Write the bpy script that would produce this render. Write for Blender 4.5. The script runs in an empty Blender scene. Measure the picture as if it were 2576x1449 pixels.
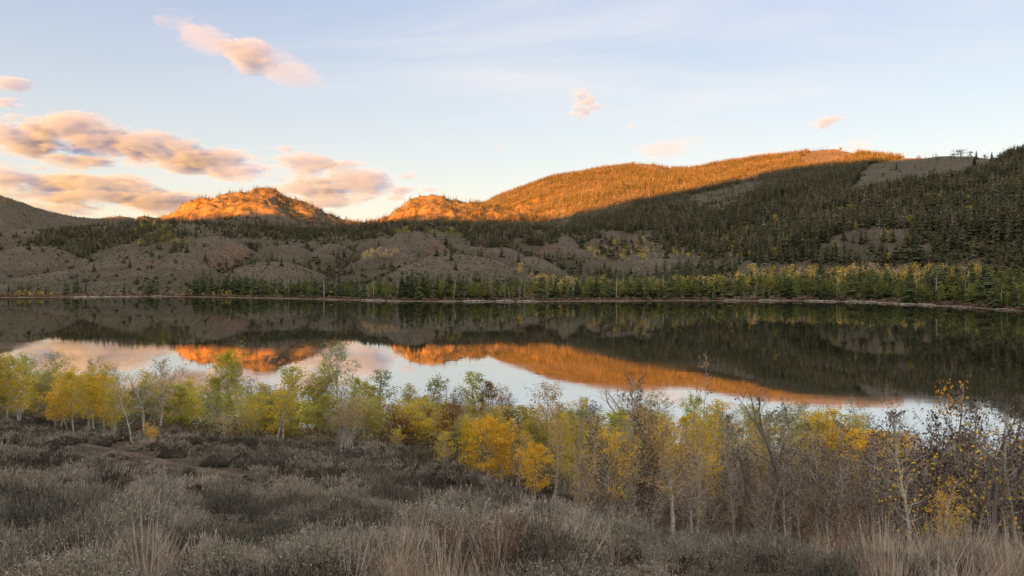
import bpy, math, random
import numpy as np
from mathutils import Vector

scene = bpy.context.scene
col = scene.collection
rng = np.random.default_rng(7)
R = random.Random(11)

# ------------------------------------------------------------------ camera
F, CX, Y0, CAMZ = 1860.0, 1287.5, 680.0, 20.0      # focal length and horizon in units of a 2575 wide picture
cam_d = bpy.data.cameras.new('camera')
cam = bpy.data.objects.new('camera', cam_d); col.objects.link(cam)
cam.location = (0, 0, CAMZ); cam.rotation_euler = (math.radians(90), 0, 0)
cam_d.sensor_width = 36; cam_d.lens = 36 * F / 2575.0
cam_d.shift_y = -(724.5 - Y0) / 2575.0
cam_d.clip_start = 0.1; cam_d.clip_end = 60000
scene.camera = cam

# ------------------------------------------------------------------ exposure
scene.view_settings.view_transform = 'Standard'; scene.view_settings.look = 'None'
scene.view_settings.gamma = 1; scene.view_settings.exposure = 3.6
scene.cycles.max_bounces = 6; scene.cycles.diffuse_bounces = 3; scene.cycles.glossy_bounces = 3
scene.cycles.transparent_max_bounces = 8; scene.cycles.volume_bounces = 2
scene.cycles.volume_step_rate = 0.5; scene.cycles.volume_max_steps = 256
scene.cycles.sample_clamp_indirect = 4

# ------------------------------------------------------------------ sun
SAZ, SEL = math.radians(25), math.radians(3.6)      # heading of the light (east of +Y) and height of the sun
sd = Vector((math.sin(SAZ) * math.cos(SEL), math.cos(SAZ) * math.cos(SEL), -math.sin(SEL)))
sun_d = bpy.data.lights.new('sun', 'SUN'); sun = bpy.data.objects.new('sun', sun_d); col.objects.link(sun)
sun_d.energy = 5.0; sun_d.angle = math.radians(0.5); sun_d.color = (1.0, 0.305, 0.02)
sun.rotation_euler = sd.to_track_quat('-Z', 'Y').to_euler()
sun.location = (-300, -800, 400)

# ------------------------------------------------------------------ node helpers
def nd(nt, typ, **kw):
    n = nt.nodes.new(typ)
    for k, v in kw.items():
        if k.startswith('i_'):
            n.inputs[k[2:].replace('_', ' ')].default_value = v
        else:
            setattr(n, k, v)
    return n
def ramp(nt, fac, stops, interp='LINEAR'):
    r = nt.nodes.new('ShaderNodeValToRGB'); cr = r.color_ramp; cr.interpolation = interp
    while len(cr.elements) > 1: cr.elements.remove(cr.elements[-1])
    cr.elements[0].position = stops[0][0]; cr.elements[0].color = (*stops[0][1], 1)
    for p, c in stops[1:]:
        e = cr.elements.new(p); e.color = (*c, 1)
    nt.links.new(fac, r.inputs[0]); return r.outputs[0]
def math_n(nt, op, a, b=None, c=None, clamp=False):
    m = nt.nodes.new('ShaderNodeMath'); m.operation = op; m.use_clamp = clamp
    for i, v in enumerate((a, b, c)):
        if v is None: continue
        if isinstance(v, (int, float)): m.inputs[i].default_value = v
        else: nt.links.new(v, m.inputs[i])
    return m.outputs[0]
def mixc(nt, fac, a, b, typ='MIX'):
    m = nt.nodes.new('ShaderNodeMix'); m.data_type = 'RGBA'; m.blend_type = typ
    for s, v in ((m.inputs[0], fac), (m.inputs[6], a), (m.inputs[7], b)):
        if isinstance(v, (int, float)): s.default_value = v
        elif isinstance(v, tuple): s.default_value = (*v, 1)
        else: nt.links.new(v, s)
    return m.outputs[2]
def noise(nt, vec, scale, detail=4, rough=0.55, dist=0.0, out=0):
    n = nt.nodes.new('ShaderNodeTexNoise'); n.inputs['Scale'].default_value = scale
    n.inputs['Detail'].default_value = detail; n.inputs['Roughness'].default_value = rough
    n.inputs['Distortion'].default_value = dist
    if vec is not None: nt.links.new(vec, n.inputs['Vector'])
    return n.outputs[out]
def maprange(nt, v, a, b, c=0.0, d=1.0, smooth=True):
    m = nt.nodes.new('ShaderNodeMapRange'); m.interpolation_type = 'SMOOTHSTEP' if smooth else 'LINEAR'
    nt.links.new(v, m.inputs[0])
    for i, x in enumerate((a, b, c, d)): m.inputs[i + 1].default_value = x
    return m.outputs[0]
def mapping(nt, vec, scale=(1, 1, 1), rot=(0, 0, 0), loc=(0, 0, 0)):
    m = nt.nodes.new('ShaderNodeMapping'); nt.links.new(vec, m.inputs[0])
    m.inputs['Scale'].default_value = scale; m.inputs['Rotation'].default_value = rot; m.inputs['Location'].default_value = loc
    return m.outputs[0]

# ------------------------------------------------------------------ world: low sun sky with thin high cirrus
world = bpy.data.worlds.new('World'); scene.world = world; world.use_nodes = True
nt = world.node_tree; nt.nodes.clear()
sky = nt.nodes.new('ShaderNodeTexSky'); sky.sky_type = 'NISHITA'; sky.sun_disc = False
sky.sun_elevation = SEL; sky.sun_rotation = SAZ + math.pi; sky.altitude = 2300
sky.air_density = 1.0; sky.dust_density = 1.5; sky.ozone_density = 1.0
tc = nt.nodes.new('ShaderNodeTexCoord')
sep = nt.nodes.new('ShaderNodeSeparateXYZ'); nt.links.new(tc.outputs['Generated'], sep.inputs[0])
elev = sep.outputs[2]
# sky colour by height above the horizon blended with the physical sky
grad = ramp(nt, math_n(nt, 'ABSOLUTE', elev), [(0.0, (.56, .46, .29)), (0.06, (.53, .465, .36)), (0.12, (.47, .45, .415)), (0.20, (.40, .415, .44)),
                          (0.33, (.29, .325, .43)), (0.40, (.33, .35, .42)), (0.52, (.78, .72, .67)), (1.0, (.95, .87, .78))])  # overhead stops brightened as added fill light on the ground
skyc = mixc(nt, 1.0, sky.outputs[0], (.096, .096, .096), 'MULTIPLY')
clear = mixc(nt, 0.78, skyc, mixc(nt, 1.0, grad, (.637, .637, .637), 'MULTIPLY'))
side = maprange(nt, sep.outputs[0], -0.5, 0.75, 0.97, 1.10, smooth=False)
clear = mixc(nt, 1.0, clear, side, 'MULTIPLY')
# high cirrus: direction projected onto a flat layer far up, stretched along one heading
zz = math_n(nt, 'ADD', math_n(nt, 'MAXIMUM', elev, 0.0), 0.10)
cmb = nt.nodes.new('ShaderNodeCombineXYZ')
nt.links.new(math_n(nt, 'DIVIDE', sep.outputs[0], zz), cmb.inputs[0]); nt.links.new(math_n(nt, 'DIVIDE', sep.outputs[1], zz), cmb.inputs[1])
mp = mapping(nt, cmb.outputs[0], scale=(0.30, 1.0, 1), rot=(0, 0, math.radians(28)))
c1 = noise(nt, mp, 1.3, 7, 0.6, 0.6); c2 = noise(nt, mapping(nt, cmb.outputs[0], loc=(4.2, 1.1, 0)), 0.45, 3, 0.5)
cir = math_n(nt, 'MULTIPLY', maprange(nt, c1, 0.40, 0.78), maprange(nt, c2, 0.35, 0.64))
cir = math_n(nt, 'MULTIPLY', cir, maprange(nt, elev, 0.0, 0.1, 0.25, 0.65))
clear = mixc(nt, cir, clear, (.318, .303, .293))
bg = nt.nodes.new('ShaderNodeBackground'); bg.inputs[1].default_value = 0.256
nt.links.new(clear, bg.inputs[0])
out = nt.nodes.new('ShaderNodeOutputWorld'); nt.links.new(bg.outputs[0], out.inputs[0])

# ------------------------------------------------------------------ object helpers
def tag(o, label=None, cat=None, group=None, kind=None):
    if label: o['label'] = label
    if cat: o['category'] = cat
    if group: o['group'] = group
    if kind: o['kind'] = kind
    return o
def mesh_np(name, V, Fc, mat=None, attrs=None, smooth=False, mat_idx=None):
    """one mesh from arrays; Fc is (n,3) or (n,4)"""
    V = np.asarray(V, dtype=np.float32).reshape(-1, 3); Fc = np.asarray(Fc, dtype=np.int32)
    me = bpy.data.meshes.new(name); n, k = Fc.shape
    me.vertices.add(len(V)); me.vertices.foreach_set('co', V.ravel())
    me.loops.add(n * k); me.loops.foreach_set('vertex_index', Fc.ravel())
    me.polygons.add(n); me.polygons.foreach_set('loop_start', np.arange(0, n * k, k, dtype=np.int32))
    me.update(calc_edges=True)
    if smooth: me.polygons.foreach_set('use_smooth', np.ones(n, dtype=bool))
    for m in (mat if isinstance(mat, (list, tuple)) else [mat]):
        if m is not None: me.materials.append(m)
    if mat_idx is not None: me.polygons.foreach_set('material_index', np.asarray(mat_idx, dtype=np.int32))
    for an, arr in (attrs or {}).items():
        at = me.attributes.new(an, 'FLOAT', 'POINT'); at.data.foreach_set('value', np.asarray(arr, dtype=np.float32))
    return me
def obj(name, me, parent=None, loc=None):
    o = bpy.data.objects.new(name, me); col.objects.link(o)
    if parent is not None: o.parent = parent
    if loc is not None: o.location = loc
    return o
def empty(name, loc, rz=0.0, sc=(1, 1, 1)):
    o = bpy.data.objects.new(name, None); col.objects.link(o); o.empty_display_size = 0.3
    o.location = loc; o.rotation_euler = (0, 0, rz); o.scale = sc
    return o

# ------------------------------------------------------------------ value noise on arrays
def _h(ix, iy, seed):
    n = (ix.astype(np.int64) * 374761393 + iy.astype(np.int64) * 668265263 + seed * 974711) & 0x7fffffff
    n = ((n ^ (n >> 13)) * 1274126177) & 0x7fffffff
    n = (n ^ (n >> 16)) & 0xffff
    return n / 32767.5 - 1.0
def vnoise(x, y, seed=0):
    x0 = np.floor(x); y0 = np.floor(y); fx = x - x0; fy = y - y0
    fx = fx * fx * fx * (fx * (fx * 6 - 15) + 10); fy = fy * fy * fy * (fy * (fy * 6 - 15) + 10)
    a = _h(x0, y0, seed); b = _h(x0 + 1, y0, seed); c = _h(x0, y0 + 1, seed); d = _h(x0 + 1, y0 + 1, seed)
    return (a * (1 - fx) + b * fx) * (1 - fy) + (c * (1 - fx) + d * fx) * fy
def fbm(x, y, wl, octs=4, seed=0, gain=0.5, ridged=False):
    s = 0.0; a = 1.0; t = 0.0
    ca, sa = math.cos(0.6), math.sin(0.6)
    for i in range(octs):
        n = vnoise(x / wl, y / wl, seed + i * 17)
        if ridged: n = 1 - 2 * np.abs(n)
        s = s + a * n; t += a; a *= gain; wl *= 0.5
        x, y = x * ca - y * sa, x * sa + y * ca
    return s / t
def smax(a, b, k):
    h = np.clip(0.5 + 0.5 * (a - b) / k, 0, 1)
    return b * (1 - h) + a * h + k * h * (1 - h)
def pxy(x, y, z):
    y = np.maximum(y, 0.01)
    return CX + F * x / y, Y0 + F * (CAMZ - z) / y
def inpoly(px, py, poly):
    px = np.asarray(px, float); py = np.asarray(py, float)
    r = np.zeros(np.broadcast(px, py).shape, bool); n = len(poly); j = n - 1
    for i in range(n):
        xi, yi = poly[i]; xj, yj = poly[j]
        if yi != yj:
            r ^= ((yi > py) != (yj > py)) & (px < (xj - xi) * (py - yi) / (yj - yi) + xi)
        j = i
    return r

# ------------------------------------------------------------------ near hillside from the viewpoint down to the lake
NT = {0: ([-400, -40, 0, 3, 6.5, 10, 20, 35, 50, 60, 75, 88, 110], [-90, -6, 1.6, 1.9, 2.7, 3.7, 6.0, 8.7, 10.7, 12.1, 16.0, 20.3, 24]),
      900: ([-400, -40, 0, 3, 6.5, 10, 21, 37, 50, 65, 83, 110], [-90, -6, 1.6, 1.9, 2.7, 3.8, 6.5, 9.5, 12.0, 15.5, 20.3, 25]),
      1500: ([-400, -40, 0, 3, 6.5, 9, 12, 16, 20, 26, 35, 50, 68, 80, 110], [-90, -6, 1.6, 1.9, 2.7, 3.5, 4.5, 5.8, 7.0, 8.5, 10.6, 13.6, 17.6, 20.3, 26]),
      2050: ([-400, -40, 0, 3, 6.5, 8, 12, 16, 20, 26, 35, 50, 68, 77, 110], [-90, -6, 1.6, 1.9, 2.7, 3.25, 4.75, 6.2, 7.5, 9.2, 11.6, 15.0, 18.6, 20.4, 26])}
def near_z(x, y):
    x = np.asarray(x, float); y = np.asarray(y, float)
    p = CX + F * x / np.maximum(y + 2.5, 5.0)
    ks = sorted(NT); zs = [np.interp(y, *NT[k]) for k in ks]
    out_ = np.full(np.broadcast(x, y).shape, 0.0)
    p = np.clip(p, ks[0], ks[-1])
    for i in range(len(ks) - 1):
        m = (p >= ks[i]) & (p <= ks[i + 1]); t = (p - ks[i]) / (ks[i + 1] - ks[i]); t = t * t * (3 - 2 * t)
        out_ = np.where(m, zs[i] * (1 - t) + zs[i + 1] * t, out_)
    amp = np.clip((y - 4) / 20, 0.15, 1)
    return CAMZ - out_ + amp * (0.30 * fbm(x, y, 9, 3, 3) + 0.10 * fbm(x, y, 2.5, 2, 5))
def hit(px, py, lo=3.0, hi=110.0):
    """point of the near ground seen at (px, py)"""
    Y = np.linspace(lo, hi, 2200); X = (px - CX) / F * Y; z = near_z(X, Y)
    d = Y0 + F * (CAMZ - z) / Y
    k = np.where(d <= py)[0]
    i = k[0] if len(k) else len(Y) - 1
    return float(X[i]), float(Y[i]), float(z[i])

# ------------------------------------------------------------------ far country: shore terrace, sage hummocks, ridges
SH = ([-2500, -400, 0, 200, 400, 550, 800, 1000, 1300, 1700, 2000, 2180, 2330, 2440, 2575, 2700, 3200, 4500],
      [753, 751, 750, 749, 747, 749, 754, 759, 760, 758, 758, 761, 769, 775, 785, 796, 850, 900])
def shoreY(px): return F * CAMZ / (np.interp(px, *SH) - Y0)
L5 = ([-1500, -700, -200, 0, 45, 90, 150, 200, 260, 300, 340, 400, 500, 700, 800, 850, 875, 905, 930, 1000, 1200],
      [505, 440, 450, 492, 506, 524, 537, 546, 547, 547, 553, 562, 575, 580, 572, 557, 553, 556, 567, 590, 600])
L3 = ([100, 200, 300, 345, 385, 430, 470, 520, 560, 600, 640, 665, 692, 722, 760, 790, 812, 840, 870, 905, 960, 1000],
      [600, 578, 566, 557, 549, 535, 520, 505, 498, 493, 490, 487, 492, 510, 523, 531, 543, 555, 565, 574, 590, 600])
L3b = ([860, 905, 940, 975, 1000, 1040, 1085, 1120, 1170, 1210, 1260, 1320, 1400, 1500, 1600],
       [592, 572, 560, 550, 530, 507, 498, 508, 514, 520, 532, 536, 550, 570, 590])
L2 = ([-900, -300, 0, 100, 150, 250, 300, 400, 500, 600, 700, 800, 880, 920, 960, 1000, 1100, 1250, 1400, 1500],
      [600, 590, 592, 586, 580, 568, 564, 562, 566, 572, 578, 582, 580, 572, 566, 566, 572, 574, 576, 590])
L4 = ([1000, 1150, 1200, 1250, 1300, 1350, 1400, 1450, 1500, 1550, 1600, 1640, 1690, 1740, 1800, 1850, 1900, 1950, 2000, 2050, 2100, 2150,
       2200, 2250, 2300, 2350, 2400, 2450, 2500, 2540, 2575, 2700, 3000, 4500],
      [580, 540, 520, 496, 478, 460, 448, 441, 429, 425, 420, 420, 430, 428, 419, 412, 406, 399, 391, 382, 382, 390, 399, 405, 407, 403,
       401, 402, 405, 398, 393, 380, 370, 340])
L4Y = ([1000, 1300, 1900, 2050, 2200, 2350, 2575, 2800, 4500], [2050, 2200, 2200, 2080, 1800, 1520, 1250, 1120, 700])
HUM = [  # px, py of the crown, distance, half width in px, half depth in m
    (91, 621, 760, 120, 130), (-150, 615, 800, 150, 140), (317, 629, 700, 105, 120), (205, 668, 640, 170, 70), (547, 596, 860, 115, 150), (460, 650, 690, 120, 80),
    (720, 617, 880, 110, 120), (840, 617, 860, 120, 130), (690, 660, 700, 160, 90), (1043, 579, 860, 150, 160), (950, 600, 900, 110, 130), (1140, 637, 680, 210, 110),
    (1230, 612, 820, 160, 110), (1330, 645, 760, 130, 80), (1309, 579, 1030, 75, 110), (1170, 575, 1120, 80, 90), (1409, 585, 960, 90, 110), (1500, 600, 1000, 90, 120), (1440, 625, 900, 130, 80),
    (1620, 598, 1050, 110, 130), (1760, 606, 1000, 110, 120), (1640, 640, 850, 170, 90), (60, 578, 1080, 120, 120), (-120, 590, 1050, 160, 120),
    (230, 585, 1050, 110, 100), (430, 580, 1060, 90, 100), (1930, 640, 800, 130, 80), (560, 560, 1250, 90, 90), (760, 565, 1230, 80, 80)]
def smooth_tab(tab, sg):
    g = np.arange(-2600, 4900, 5.0); v = np.interp(g, *tab); k = np.exp(-0.5 * (np.arange(-3 * sg, 3 * sg + 1, 5.0) / sg) ** 2); k /= k.sum()
    h = len(k) // 2; v = np.convolve(np.pad(v, h, mode='edge'), k, mode='valid')[:len(g)]
    return lambda p: np.interp(p, g, v)
L4Ys = smooth_tab(L4Y, 70); L4S = smooth_tab(([1200, 1900, 2300, 2575, 4000], [.235, .225, .235, .275, .3]), 80)
SM = {}
def ridge(px, Y, tab, Yc, sf, sb, r):
    d = Y - Yc
    if id(tab) not in SM: SM[id(tab)] = smooth_tab(tab, 90)
    t = np.clip((np.abs(d) - 40) / 320, 0, 1)
    zc = CAMZ + (Y0 - (np.interp(px, *tab) * (1 - t) + SM[id(tab)](px) * t)) / F * Yc
    q = np.sqrt(d * d + r * r) - r
    return zc - np.where(d < 0, q * sf, q * sb)
def far_z(x, y):
    x = np.asarray(x, float); y = np.asarray(y, float)
    px = CX + F * x / np.maximum(y, 1)
    s = y - shoreY(px) + 3.0 * fbm(x, y, 30, 3, 41)
    zb = np.where(s < 0, s * 0.06, np.minimum(s, 12) * 0.035) + np.clip(s - 12, 0, None) * 0.008
    rise = np.interp(px, [-2000, 300, 1100, 1500, 2575, 3500], [.045, .045, .04, .058, .04, .03])
    zb = zb + np.clip(s - np.interp(px, [1200, 1500, 2000], [40, 150, 190]), 0, None) * rise
    land = np.clip((s - 15) / 60, 0, 1)
    z = zb
    for hx, hy, hY, hw, hd in HUM:
        zc = CAMZ + (Y0 - hy) / F * hY
        wx = hw / F * hY; X0 = (hx - CX) / F * hY
        wob = 1 + 0.25 * fbm(x + hx, y, 140, 2, 5)
        r2 = ((x - X0) / (wx * wob)) ** 2 + ((y - hY) / (hd * wob)) ** 2
        base_ = np.minimum(CAMZ + (Y0 - 745) / F * hY, 14.0)
        z = smax(z, base_ * 0 + zc * (1.3 * np.exp(-0.8 * r2) - 0.3), 2.5)
    z = smax(z, ridge(px, y, L2, 1150.0, 0.24, 0.12, 40), 6.0)
    z = smax(z, ridge(px, y, L3, 1450.0, 0.40, 0.35, 70), 14.0)
    z = smax(z, ridge(px, y, L3b, 1500.0, 0.42, 0.35, 70), 14.0)
    Yc = L4Ys(px)
    z = smax(z, ridge(px, y, L4, Yc, L4S(px), 0.25, 80), 18.0)
    z = smax(z, ridge(px, y, L5, np.interp(px, [0, 400, 800, 1000], [3300., 3600., 5200., 5200.]), 0.28, 0.3, 120), 25.0)
    k = y / 1000.0
    nz = land * (3.6 * k * fbm(x, y, 130, 3, 21) + 0.6 * fbm(x, y, 38, 3, 31) * np.clip(k, .6, 1.5))
    # rocky knobs on the sunlit hills, on the hummocks a little
    rock = np.clip((y - 1150) / 150, 0, 1) * np.clip((1950 - y) / 250, 0, 1) * np.clip((1480 - px) / 120, 0, 1) * np.clip((px - 250) / 80, 0, 1)
    nz = nz + rock * (12.0 * fbm(x, y, 85, 4, 61, ridged=True) - 3.5 + 6.0 * fbm(x, y, 24, 3, 71, ridged=True))
    kn = np.clip((fbm(x, y, 210, 2, 91) - 0.12) * 4, 0, 1) * land
    nz = nz + kn * 1.4 * fbm(x, y, 38, 4, 81, ridged=True)
    z = z + nz * np.clip((z - 1.0) / 10.0, 0, 1)
    cap = np.where(s < 12, zb, 0.42 + (s - 12) * 0.03 + (np.clip(s - 12, 0, None) / np.interp(px, [1100, 1450], [26, 62])) ** 2 + np.clip(s - 185, 0, None) * 0.45)
    z = np.minimum(z, cap + 0.35 * np.clip((s - 14) / 10, 0, 1) * fbm(x, y, 14, 2, 55))
    return np.where(s > 12, np.maximum(z, 0.42 + np.clip(s - 12, 0, 30) * 0.01), np.minimum(z, zb))

def hit_far(px, py, lo=600., hi=3200.):
    Y = np.linspace(lo, hi, 900); X = (px - CX) / F * Y; d = Y0 + F * (CAMZ - far_z(X, Y)) / Y
    k = np.where(d <= py)[0]; i = k[0] if len(k) else int(np.argmin(d))
    return float(Y[i])

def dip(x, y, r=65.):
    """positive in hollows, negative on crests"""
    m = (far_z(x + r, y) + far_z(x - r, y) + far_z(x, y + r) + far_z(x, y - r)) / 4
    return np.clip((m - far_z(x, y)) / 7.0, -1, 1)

# ------------------------------------------------------------------ materials
def new_mat(name):
    m = bpy.data.materials.new(name); m.use_nodes = True; m.node_tree.nodes.clear(); return m, m.node_tree
def finish(nt, bsdf):
    o = nt.nodes.new('ShaderNodeOutputMaterial'); nt.links.new(bsdf, o.inputs[0])
def diffuse(nt, colr, rough=0.9, spec=0.1, normal=None):
    b = nt.nodes.new('ShaderNodeBsdfPrincipled')
    b.inputs['Roughness'].default_value = rough; b.inputs['Specular IOR Level'].default_value = spec
    if isinstance(colr, tuple): b.inputs['Base Color'].default_value = (*colr, 1)
    else: nt.links.new(colr, b.inputs['Base Color'])
    if normal is not None: nt.links.new(normal, b.inputs['Normal'])
    return b.outputs[0]
def bump(nt, h, strength=0.5, dist=1.0):
    b = nt.nodes.new('ShaderNodeBump'); b.inputs['Strength'].default_value = strength; b.inputs['Distance'].default_value = dist
    nt.links.new(h, b.inputs['Height']); return b.outputs[0]
def leaf_mat(name, stops, trans=0.35, pos_scale=0.5):
    """leaf colour differs from leaf to leaf (random per island) and drifts slowly through the crown"""
    m, nt = new_mat(name)
    g = nt.nodes.new('ShaderNodeNewGeometry'); oi = nt.nodes.new('ShaderNodeObjectInfo')
    tcn = nt.nodes.new('ShaderNodeTexCoord')
    n = noise(nt, tcn.outputs['Object'], pos_scale, 2)
    f = math_n(nt, 'ADD', math_n(nt, 'MULTIPLY', g.outputs['Random Per Island'], 0.55), math_n(nt, 'MULTIPLY', n, 0.45))
    f = math_n(nt, 'ADD', f, math_n(nt, 'MULTIPLY', math_n(nt, 'SUBTRACT', oi.outputs['Random'], 0.5), 0.16), clamp=True)
    c = ramp(nt, f, stops)
    d = nt.nodes.new('ShaderNodeBsdfDiffuse'); nt.links.new(c, d.inputs[0])
    t = nt.nodes.new('ShaderNodeBsdfTranslucent'); nt.links.new(c, t.inputs[0])
    mx = nt.nodes.new('ShaderNodeMixShader'); mx.inputs[0].default_value = trans
    nt.links.new(d.outputs[0], mx.inputs[1]); nt.links.new(t.outputs[0], mx.inputs[2])
    finish(nt, mx.outputs[0]); return m
def tint_mat(name, stops, trans=0.0):
    """colour chosen by the per-plant 'tint' attribute plus a little island variation"""
    m, nt = new_mat(name)
    a = nt.nodes.new('ShaderNodeAttribute'); a.attribute_name = 'tint'
    g = nt.nodes.new('ShaderNodeNewGeometry')
    f = math_n(nt, 'ADD', a.outputs['Fac'], math_n(nt, 'MULTIPLY', math_n(nt, 'SUBTRACT', g.outputs['Random Per Island'], 0.5), 0.22), clamp=True)
    c = ramp(nt, f, stops)
    finish(nt, diffuse(nt, c, 0.95, 0.05)); return m

def leaf_tint(name, stops, trans):
    m, nt = new_mat(name)
    a = nt.nodes.new('ShaderNodeAttribute'); a.attribute_name = 'tint'
    g = nt.nodes.new('ShaderNodeNewGeometry')
    f = math_n(nt, 'ADD', a.outputs['Fac'], math_n(nt, 'MULTIPLY', math_n(nt, 'SUBTRACT', g.outputs['Random Per Island'], 0.5), 0.30), clamp=True)
    c = ramp(nt, f, stops)
    d = nt.nodes.new('ShaderNodeBsdfDiffuse'); nt.links.new(c, d.inputs[0])
    t = nt.nodes.new('ShaderNodeBsdfTranslucent'); nt.links.new(c, t.inputs[0])
    mx = nt.nodes.new('ShaderNodeMixShader'); mx.inputs[0].default_value = trans
    nt.links.new(d.outputs[0], mx.inputs[1]); nt.links.new(t.outputs[0], mx.inputs[2])
    finish(nt, mx.outputs[0]); return m
def terrain_mat():
    m, nt = new_mat('sage_country')
    g = nt.nodes.new('ShaderNodeNewGeometry'); P = g.outputs['Position']
    big = noise(nt, P, 0.006, 5, 0.6); mid = noise(nt, P, 0.05, 5, 0.65); fine = noise(nt, P, 0.35, 4, 0.7)
    clump = nt.nodes.new('ShaderNodeTexVoronoi'); clump.inputs['Scale'].default_value = 0.42; nt.links.new(P, clump.inputs['Vector'])
    soil = ramp(nt, mid, [(0.3, (.060, .050, .038)), (0.5, (.090, .076, .058)), (0.7, (.140, .119, .092))])
    sage = ramp(nt, fine, [(0.3, (.050, .044, .031)), (0.55, (.078, .068, .051)), (0.8, (.115, .10, .075))])
    c = mixc(nt, maprange(nt, clump.outputs['Distance'], 0.25, 0.6), sage, soil)
    c = mixc(nt, maprange(nt, big, 0.42, 0.62, 0, 0.5), c, (.085, .07, .045))
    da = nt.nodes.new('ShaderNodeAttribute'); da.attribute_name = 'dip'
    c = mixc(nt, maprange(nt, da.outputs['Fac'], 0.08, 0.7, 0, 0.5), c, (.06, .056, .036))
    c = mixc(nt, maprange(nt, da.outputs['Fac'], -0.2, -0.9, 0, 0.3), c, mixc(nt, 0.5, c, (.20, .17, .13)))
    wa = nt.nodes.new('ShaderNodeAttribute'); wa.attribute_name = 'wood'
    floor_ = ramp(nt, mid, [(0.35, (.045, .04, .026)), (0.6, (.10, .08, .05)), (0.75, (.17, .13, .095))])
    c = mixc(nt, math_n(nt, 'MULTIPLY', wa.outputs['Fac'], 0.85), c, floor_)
    # bare rock shows where the ground is steep or lumpy
    sepn = nt.nodes.new('ShaderNodeSeparateXYZ'); nt.links.new(g.outputs['Normal'], sepn.inputs[0])
    rk = noise(nt, P, 0.028, 6, 0.7)
    steep = math_n(nt, 'ADD', maprange(nt, sepn.outputs[2], 0.84, 0.66), maprange(nt, rk, 0.60, 0.70, 0, 0.5), clamp=True)
    rockc = ramp(nt, noise(nt, P, 0.16, 6, 0.75), [(0.3, (.07, .042, .03)), (0.5, (.15, .095, .068)), (0.7, (.25, .165, .12))])
    c = mixc(nt, math_n(nt, 'MULTIPLY', steep, 0.75), c, rockc)
    # wet brown shore litter just above the lake
    sepp = nt.nodes.new('ShaderNodeSeparateXYZ'); nt.links.new(P, sepp.inputs[0])
    shore = maprange(nt, sepp.outputs[2], 0.42, 0.25)
    beach = ramp(nt, noise(nt, mapping(nt, P, scale=(0.12, 0.5, 1)), 1.0, 5, 0.7), [(0.35, (.06, .05, .037)), (0.55, (.13, .105, .08)), (0.72, (.30, .26, .21))])
    c = mixc(nt, shore, c, beach)
    low = math_n(nt, 'MULTIPLY', maprange(nt, sepp.outputs[2], 6.0, 1.0), maprange(nt, mid, 0.4, 0.6, 0.3, 0.8))
    c2 = mixc(nt, math_n(nt, 'MULTIPLY', low, math_n(nt, 'SUBTRACT', 1.0, shore)), c, (.13, .085, .045))
    h = math_n(nt, 'ADD', math_n(nt, 'MULTIPLY', mid, 2.5), math_n(nt, 'MULTIPLY', clump.outputs['Distance'], -1.0))
    h = math_n(nt, 'ADD', h, math_n(nt, 'MULTIPLY', rk, 6.0))
    finish(nt, diffuse(nt, c2, 0.95, 0.05, bump(nt, h, 0.4, 0.6))); return m
def soil_mat():
    m, nt = new_mat('hillside_soil')
    g = nt.nodes.new('ShaderNodeNewGeometry'); P = g.outputs['Position']
    n1 = noise(nt, P, 0.9, 6, 0.7); n2 = noise(nt, P, 14, 5, 0.75)
    c = ramp(nt, n2, [(0.3, (.035, .027, .02)), (0.5, (.075, .056, .042)), (0.66, (.13, .10, .075)), (0.8, (.20, .16, .12))])
    c = mixc(nt, maprange(nt, n1, 0.4, 0.65, 0, 0.6), c, (.07, .058, .04))
    h = math_n(nt, 'ADD', n2, math_n(nt, 'MULTIPLY', n1, 3.0))
    finish(nt, diffuse(nt, c, 0.95, 0.05, bump(nt, h, 0.8, 0.08))); return m
def path_mat():
    m, nt = new_mat('trodden_dirt')
    g = nt.nodes.new('ShaderNodeNewGeometry'); P = g.outputs['Position']
    n2 = noise(nt, P, 6, 6, 0.7)
    c = ramp(nt, n2, [(0.3, (.06, .047, .037)), (0.5, (.095, .075, .06)), (0.7, (.14, .113, .093))])
    finish(nt, diffuse(nt, c, 0.95, 0.05, bump(nt, n2, 0.6, 0.06))); return m
def water_mat():
    m, nt = new_mat('still_lake_water')
    g = nt.nodes.new('ShaderNodeNewGeometry'); P = g.outputs['Position']
    n1 = noise(nt, mapping(nt, P, scale=(0.25, 1.0, 1)), 0.5, 3, 0.5)
    n2 = noise(nt, mapping(nt, P, scale=(0.012, 0.05, 1)), 1.0, 3, 0.5)
    bn = bump(nt, n1, 0.25, 0.012)
    gl = nt.nodes.new('ShaderNodeBsdfGlossy'); gl.inputs['Color'].default_value = (.98, .98, .98, 1)
    nt.links.new(maprange(nt, n2, 0.4, 0.7, 0.012, 0.05), gl.inputs['Roughness']); nt.links.new(bn, gl.inputs['Normal'])
    df = nt.nodes.new('ShaderNodeBsdfDiffuse'); df.inputs[0].default_value = (.012, .013, .008, 1)
    fr = nt.nodes.new('ShaderNodeFresnel'); fr.inputs[0].default_value = 1.33
    mx = nt.nodes.new('ShaderNodeMixShader')
    nt.links.new(maprange(nt, fr.outputs[0], 0.1, 0.7, 0.80, 0.66, smooth=False), mx.inputs[0])
    nt.links.new(df.outputs[0], mx.inputs[1]); nt.links.new(gl.outputs[0], mx.inputs[2])
    finish(nt, mx.outputs[0]); return m
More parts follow.
